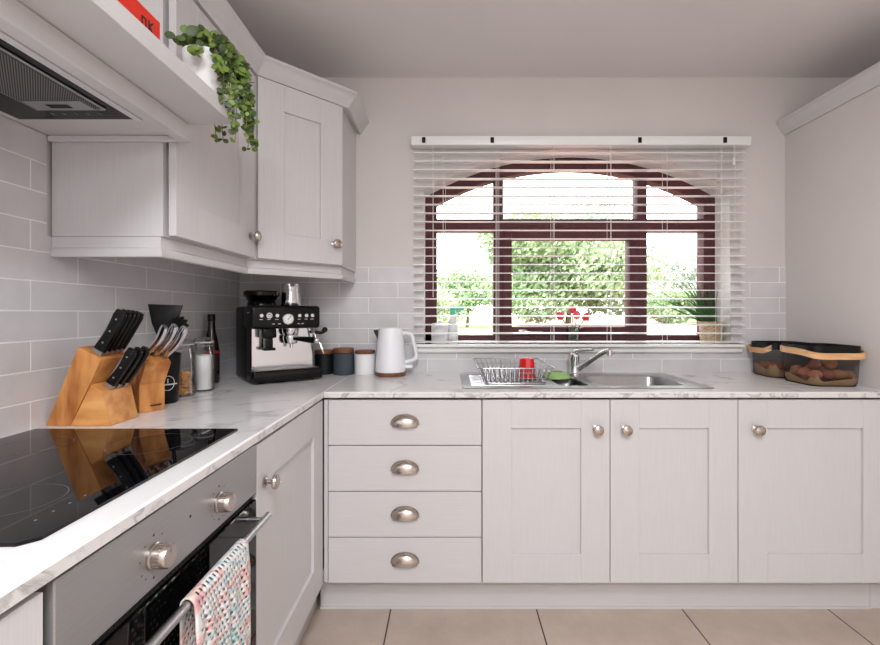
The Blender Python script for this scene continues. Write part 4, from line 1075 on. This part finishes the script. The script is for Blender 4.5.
MB().lathe([(0, 0), (0.030, 0), (0.032, 0.004), (0.032, 0.14), (0.027, 0.18), (0.016, 0.23), (0.0135, 0.27), (0, 0.27)], 28).build('body', 'sauce', bo)
MB().lathe([(0, 0.2702), (0.0155, 0.2702), (0.0155, 0.30), (0, 0.301)], 20).build('cap', 'black', bo)
MB().lathe([(0.0322, 0.05), (0.0326, 0.05), (0.0326, 0.125), (0.0322, 0.125)], 28).build('label_band', 'ink', bo)
MB().lathe([(0.0324, 0.128), (0.033, 0.128), (0.0325, 0.142), (0.0321, 0.142)], 28).build('red_band', 'label_red', bo)

# ------------------------------------------------------------------ wire baskets
def basket(label, loc, rz, w, d, h, bail):
    t = T('wire_basket', label, 'basket', loc, rz, 'black mesh baskets by the tall cabinet')
    V, F = [], []; levels = [(0.88, 0.0), (0.93, 0.010), (0.955, 0.05), (0.985, h - 0.03), (1.0, h - 0.028)]
    n = None
    for s, zz in levels:
        P = rrect(-w / 2 * s, w / 2 * s, -d / 2 * s, d / 2 * s, 0.045, 6); n = len(P); V += [(x, y, zz + 0.001) for x, y in P]
    for i in range(len(levels) - 1):
        for k in range(n): F.append((i * n + k, i * n + (k + 1) % n, (i + 1) * n + (k + 1) % n, (i + 1) * n + k))
    F.append(tuple(range(n)))
    MB().raw(V, F).build('mesh_side', 'wire_mesh', t)
    mb = MB(); P = rrect(-w / 2, w / 2, -d / 2, d / 2, 0.046, 6); V, F = [], []
    for (x, y) in P: V += [(x, y, h - 0.030), (x, y, h), (x * 0.975, y * 0.975, h), (x * 0.975, y * 0.975, h - 0.030)]
    for k in range(n):
        for q in range(4): F.append((4 * k + q, 4 * k + (q + 1) % 4, 4 * ((k + 1) % n) + (q + 1) % 4, 4 * ((k + 1) % n) + q))
    mb.raw(V, F); mb.build('top_band', 'black_metal', t)
    P = rrect(-w / 2 * 0.88, w / 2 * 0.88, -d / 2 * 0.88, d / 2 * 0.88, 0.04, 6)
    MB().tube([(x, y, 0.0022) for x, y in P], 0.002, 6, True).build('base_wire', 'black_metal', t)
    # folded bail: a bent band of wood from one side round to the other
    V, F = [], []; m = 40; hb_ = 0.026
    for k in range(m + 1):
        a = bail[0] + (bail[1] - bail[0]) * k / m; ca, sa = math.cos(a), math.sin(a)
        ex = 0.36; x = (w / 2 + 0.006) * (abs(ca) ** ex) * (1 if ca >= 0 else -1); y = (d / 2 + 0.006) * (abs(sa) ** ex) * (1 if sa >= 0 else -1)
        zz = h - 0.034 - 0.020 * math.sin(PI * k / m); nx, ny = x / math.hypot(x, y), y / math.hypot(x, y)
        for o_, z_ in ((0, 0), (0.005, 0), (0.005, hb_), (0, hb_)): V.append((x + nx * o_, y + ny * o_, zz + z_))
    for k in range(m):
        for q in range(4): F.append((4 * k + q, 4 * k + (q + 1) % 4, 4 * k + 4 + (q + 1) % 4, 4 * k + 4 + q))
    F += [(0, 1, 2, 3), (4 * m, 4 * m + 1, 4 * m + 2, 4 * m + 3)]
    hl_ = MB().raw(V, F).build('handle', 'birch', t)
    for k in (1, m - 1):
        p = Vector(V[4 * k]) ; q = Vector(V[4 * k + 1]); c_ = (p + q) / 2 + Vector((0, 0, hb_ / 2)); nn = (q - p).normalized()
        MB().cyl(tuple(c_ - nn * 0.004), tuple(c_ + nn * 0.0042), 0.0055, seg=14).build('bolt', 'steel', hl_)
    return t
def liner(parent_loc, rz, w, d, label, hh):
    o = T('paper_liner', label, 'paper', parent_loc, rz, 'brown paper in the baskets')
    V, F = [], []; L_ = [(0.84, 0.004, 0), (0.87, 0.012, 0.0), (0.90, hh * 0.6, 0.3), (0.905, hh, 1.0)]
    n = None
    for s, zz, j in L_:
        P = rrect(-w / 2 * s, w / 2 * s, -d / 2 * s, d / 2 * s, 0.04, 6); n = len(P)
        V += [(x * (1 - 0.03 * j * abs(math.sin(7 * k))), y * (1 - 0.03 * j * abs(math.sin(5 * k))), zz + j * 0.018 * math.sin(k * 1.7) * math.cos(k * 0.6)) for k, (x, y) in enumerate(P)]
    for i in range(len(L_) - 1):
        for k in range(n): F.append((i * n + k, i * n + (k + 1) % n, (i + 1) * n + (k + 1) % n, (i + 1) * n + k))
    F.append(tuple(range(n)))
    MB().raw(V, F).build('crumpled_sheet', 'paper', o)
    return o
B1, B1R = (1.6075, 1.985, WT + 0.0004), R(-3)
B2, B2R = (1.612, 2.220, WT + 0.0004), R(-8)
basket('black mesh basket of brown potatoes beside the tall cabinet, nearer the worktop edge', B1, B1R, 0.215, 0.225, 0.168, (R(180 - 15), R(360 + 10)))
basket('black mesh basket in the corner behind the potato basket', B2, B2R, 0.205, 0.205, 0.164, (R(180 + 50), R(90 + 15)))
liner(B1, B1R, 0.215, 0.225, 'crumpled brown paper under the potatoes in the front basket', 0.034)
liner(B2, B2R, 0.205, 0.205, 'crumpled brown paper in the basket in the corner', 0.052)
spots = [(-0.068, -0.068, 0.026, 0), (-0.020, -0.072, 0.025, 0), (0.030, -0.070, 0.027, 0), (0.074, -0.064, 0.023, 0), (-0.070, -0.010, 0.026, 0), (-0.016, -0.016, 0.027, 0.004), (0.038, -0.012, 0.027, 0), (-0.060, 0.050, 0.027, 0), (0.0, 0.048, 0.026, 0.006), (0.062, 0.048, 0.026, 0), (-0.044, -0.040, 0.025, 0.040), (0.012, -0.044, 0.026, 0.042)]
desc = ['small potato at the sink-side front corner of the front basket', 'second potato from the sink side in the front row, front basket', 'third potato from the sink side in the front row, front basket', 'potato at the tall-cabinet end of the front row, front basket',
        'potato at the sink side of the middle row, front basket', 'potato in the centre of the front basket', 'potato by the tall cabinet in the middle row, front basket', 'potato at the sink side of the back row, front basket',
        'potato in the middle of the back row, front basket', 'potato in the back row by the tall cabinet, front basket', 'potato lying on top of the heap at its sink side, front basket', 'topmost potato of the heap in the front basket']
RB1 = Matrix.Translation(B1) @ Matrix.Rotation(B1R, 4, 'Z')
def potato_mesh(seed):
    t = bmesh.new(); bmesh.ops.create_icosphere(t, subdivisions=3, radius=1); g = random.Random(seed)
    ph = [g.uniform(0, 6) for _ in range(6)]
    for v in t.verts:
        n = v.co.normalized(); k = 1 + 0.06 * math.sin(2.1 * n.x + ph[0]) + 0.05 * math.sin(3.0 * n.y + ph[1]) + 0.04 * math.sin(3.7 * n.z + ph[2]); v.co = n * k
    return MB().merge(t, Matrix.Diagonal((1.12, 0.92, 0.82, 1)))
for k, (x, y, r, dz) in enumerate(spots):
    o = potato_mesh(k).build('potato', ('potato', 'potato_brown', 'potato_dark')[(k * 2 + k // 3) % 3]); tag(o, desc[k], 'potato', 'potatoes in the front basket')
    p = RB1 @ Vector((x, y, 0.026 + r * 0.80 + dz))
    o.location = p; o.scale = (r, r, r); o.rotation_euler = (0, 0, k * 1.1)
RB2 = Matrix.Translation(B2) @ Matrix.Rotation(B2R, 4, 'Z')
for k, (x, y, r) in enumerate(((-0.045, -0.045, 0.028), (0.020, -0.042, 0.029), (-0.035, 0.03, 0.028))):
    o = potato_mesh(30 + k).build('potato', 'potato'); tag(o, ['dark potato at the window end of the corner basket', 'dark potato close to the front basket, inside the corner basket', 'dark potato at the back of the corner basket'][k], 'potato', 'potatoes in the corner basket')
    o.location = RB2 @ Vector((x, y, 0.020 + r * 0.80)); o.scale = (r, r, r); o.rotation_euler = (0, 0, k * 0.9)

# ------------------------------------------------------------------ garden seen through the window
GZ = 0.55
S(MB().box(-60, 70, 2.7, 90, GZ - 0.3, GZ).build('ground', 'drive'))
o = S(MB().box(-40, 3.2, 11.0, 60, GZ, GZ + 0.05).build('lawn', 'lawn'))
def shrub(name, label, cat, x, y, w, h, mat, n, leaf, trunk, seed, base=0.0):
    g = random.Random(seed)
    t = T(name, label, cat, (x, y, GZ + (0.05 if x < 3.2 else 0)), 0, 'garden greenery beyond the window')
    V, F = [], []
    blobs = [(g.uniform(-0.33, 0.33) * w, g.uniform(-0.25, 0.25) * w, base + (0.18 + 0.62 * g.random()) * (h - base), g.uniform(0.20, 0.33)) for _ in range(16)]
    for k in range(n):
        bx, by, bz, br = g.choice(blobs); u = g.uniform(-1, 1); a = g.uniform(0, 2 * PI); q = math.sqrt(1 - u * u); rr = br * (0.55 + 0.45 * g.random())
        p = Vector((bx + rr * w * q * math.cos(a), by + rr * w * q * math.sin(a), max(0.05, bz + rr * (h - base) * 0.75 * u)))
        nn = Vector((g.uniform(-1, 1), g.uniform(-1, 1), g.uniform(-0.3, 1))).normalized(); a1 = nn.orthogonal().normalized(); b1 = nn.cross(a1); s = len(V); l = leaf * g.uniform(0.6, 1.3)
        V += [tuple(p - a1 * l), tuple(p + b1 * l * 0.55), tuple(p + a1 * l), tuple(p - b1 * l * 0.55)]; F.append((s, s + 1, s + 2, s + 3))
    MB().raw(V, F).build('crown', mat, t)
    mb = MB(); mb.tube([(0, 0, 0), (0.02 * w, 0, h * 0.3), (-0.01 * w, 0, h * 0.6)], [trunk, trunk * 0.8, trunk * 0.4], 8)
    for k in range(5):
        bx, by, bz, br = blobs[k]; mb.tube([(0.02 * w, 0, h * 0.28), (bx * 0.6, by * 0.6, bz * 0.8), (bx, by, bz)], [trunk * 0.5, trunk * 0.35, trunk * 0.15], 6)
    mb.build('trunk', 'bark', t)
shrub('garden_tree', 'large leafy tree filling the middle of the window view', 'tree', 6.2, 24, 8.6, 6.2, 'foliage', 30000, 0.135, 0.16, 1)
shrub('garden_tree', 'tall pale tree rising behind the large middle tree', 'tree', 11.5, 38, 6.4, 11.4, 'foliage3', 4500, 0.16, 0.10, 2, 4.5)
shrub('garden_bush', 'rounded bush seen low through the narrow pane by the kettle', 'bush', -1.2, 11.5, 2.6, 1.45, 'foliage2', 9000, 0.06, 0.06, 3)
shrub('garden_bush', 'spreading bush between the kettle-side pane and the middle tree', 'bush', 0.75, 20.0, 3.6, 2.7, 'foliage', 9000, 0.08, 0.07, 4)
shrub('garden_bush', 'low bush seen through the pane above the grass plant', 'bush', 13.6, 28.5, 4.2, 2.2, 'foliage', 9000, 0.09, 0.06, 5)
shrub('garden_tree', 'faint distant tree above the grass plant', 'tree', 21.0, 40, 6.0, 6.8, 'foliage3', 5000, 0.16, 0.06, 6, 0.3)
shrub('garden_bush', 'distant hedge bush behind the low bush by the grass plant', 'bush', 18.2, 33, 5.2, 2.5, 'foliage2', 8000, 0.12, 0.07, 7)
shrub('garden_bush', 'hedge bush at the edge of the view past the kettle-side pane', 'bush', -4.5, 19.0, 3.8, 2.3, 'foliage', 6000, 0.09, 0.07, 8)

# ------------------------------------------------------------------ light
w = bpy.data.worlds.new('overcast_sky'); scene.world = w; w.use_nodes = True
bg = w.node_tree.nodes['Background']; bg.inputs['Color'].default_value = (0.97, 0.985, 1.0, 1); bg.inputs['Strength'].default_value = 6.5
def light(name, kind, energy, loc, rot, col=(1, 1, 1), **kw):
    l = bpy.data.lights.new(name, kind); l.energy = energy; l.color = col
    for k, v in kw.items(): setattr(l, k, v)
    o = bpy.data.objects.new(name, l); C.objects.link(o); o.location = loc; o.rotation_euler = rot
    return o
light('sun', 'SUN', 2.8, (0, -5, 8), (R(42), 0, R(-20)), (1, 0.97, 0.92), angle=R(3))
light('ceiling_lamp', 'AREA', 36, (0.12, -0.45, 2.425), (0, 0, 0), (0.955, 0.978, 1.0), shape='DISK', size=0.5)
light('ceiling_lamp', 'AREA', 56, (0.0, -1.5, 2.425), (0, 0, 0), (0.955, 0.978, 1.0), shape='DISK', size=0.5)
light('fill_light', 'POINT', 22, (0.38, -0.45, 1.98), (0, 0, 0), (0.965, 0.98, 1.0), shadow_soft_size=0.15)  # added fill for ceiling, walls and left doors, no real fitting here

# ------------------------------------------------------------------ camera
cam = bpy.data.cameras.new('camera'); co = bpy.data.objects.new('camera', cam); C.objects.link(co)
co.location = (0, 0, EYE); co.rotation_euler = (R(90), 0, 0)
cam.sensor_width = 36; cam.lens = 456 / 880 * 36
cam.shift_x = -10 / 880; cam.shift_y = -9.5 / 880; cam.clip_start = 0.05; cam.clip_end = 200
scene.camera = co
vs_ = scene.view_settings; scene.display_settings.display_device = 'sRGB'
vs_.view_transform = 'Standard'; vs_.look = 'None'; vs_.exposure = 0.0; vs_.gamma = 1.0; vs_.use_curve_mapping = False
scene.cycles.max_bounces = 10; scene.cycles.diffuse_bounces = 6; scene.cycles.transparent_max_bounces = 24
scene.cycles.sample_clamp_indirect = 6.0; scene.cycles.caustics_reflective = False; scene.cycles.caustics_refractive = False
scene.cycles.use_denoising = True
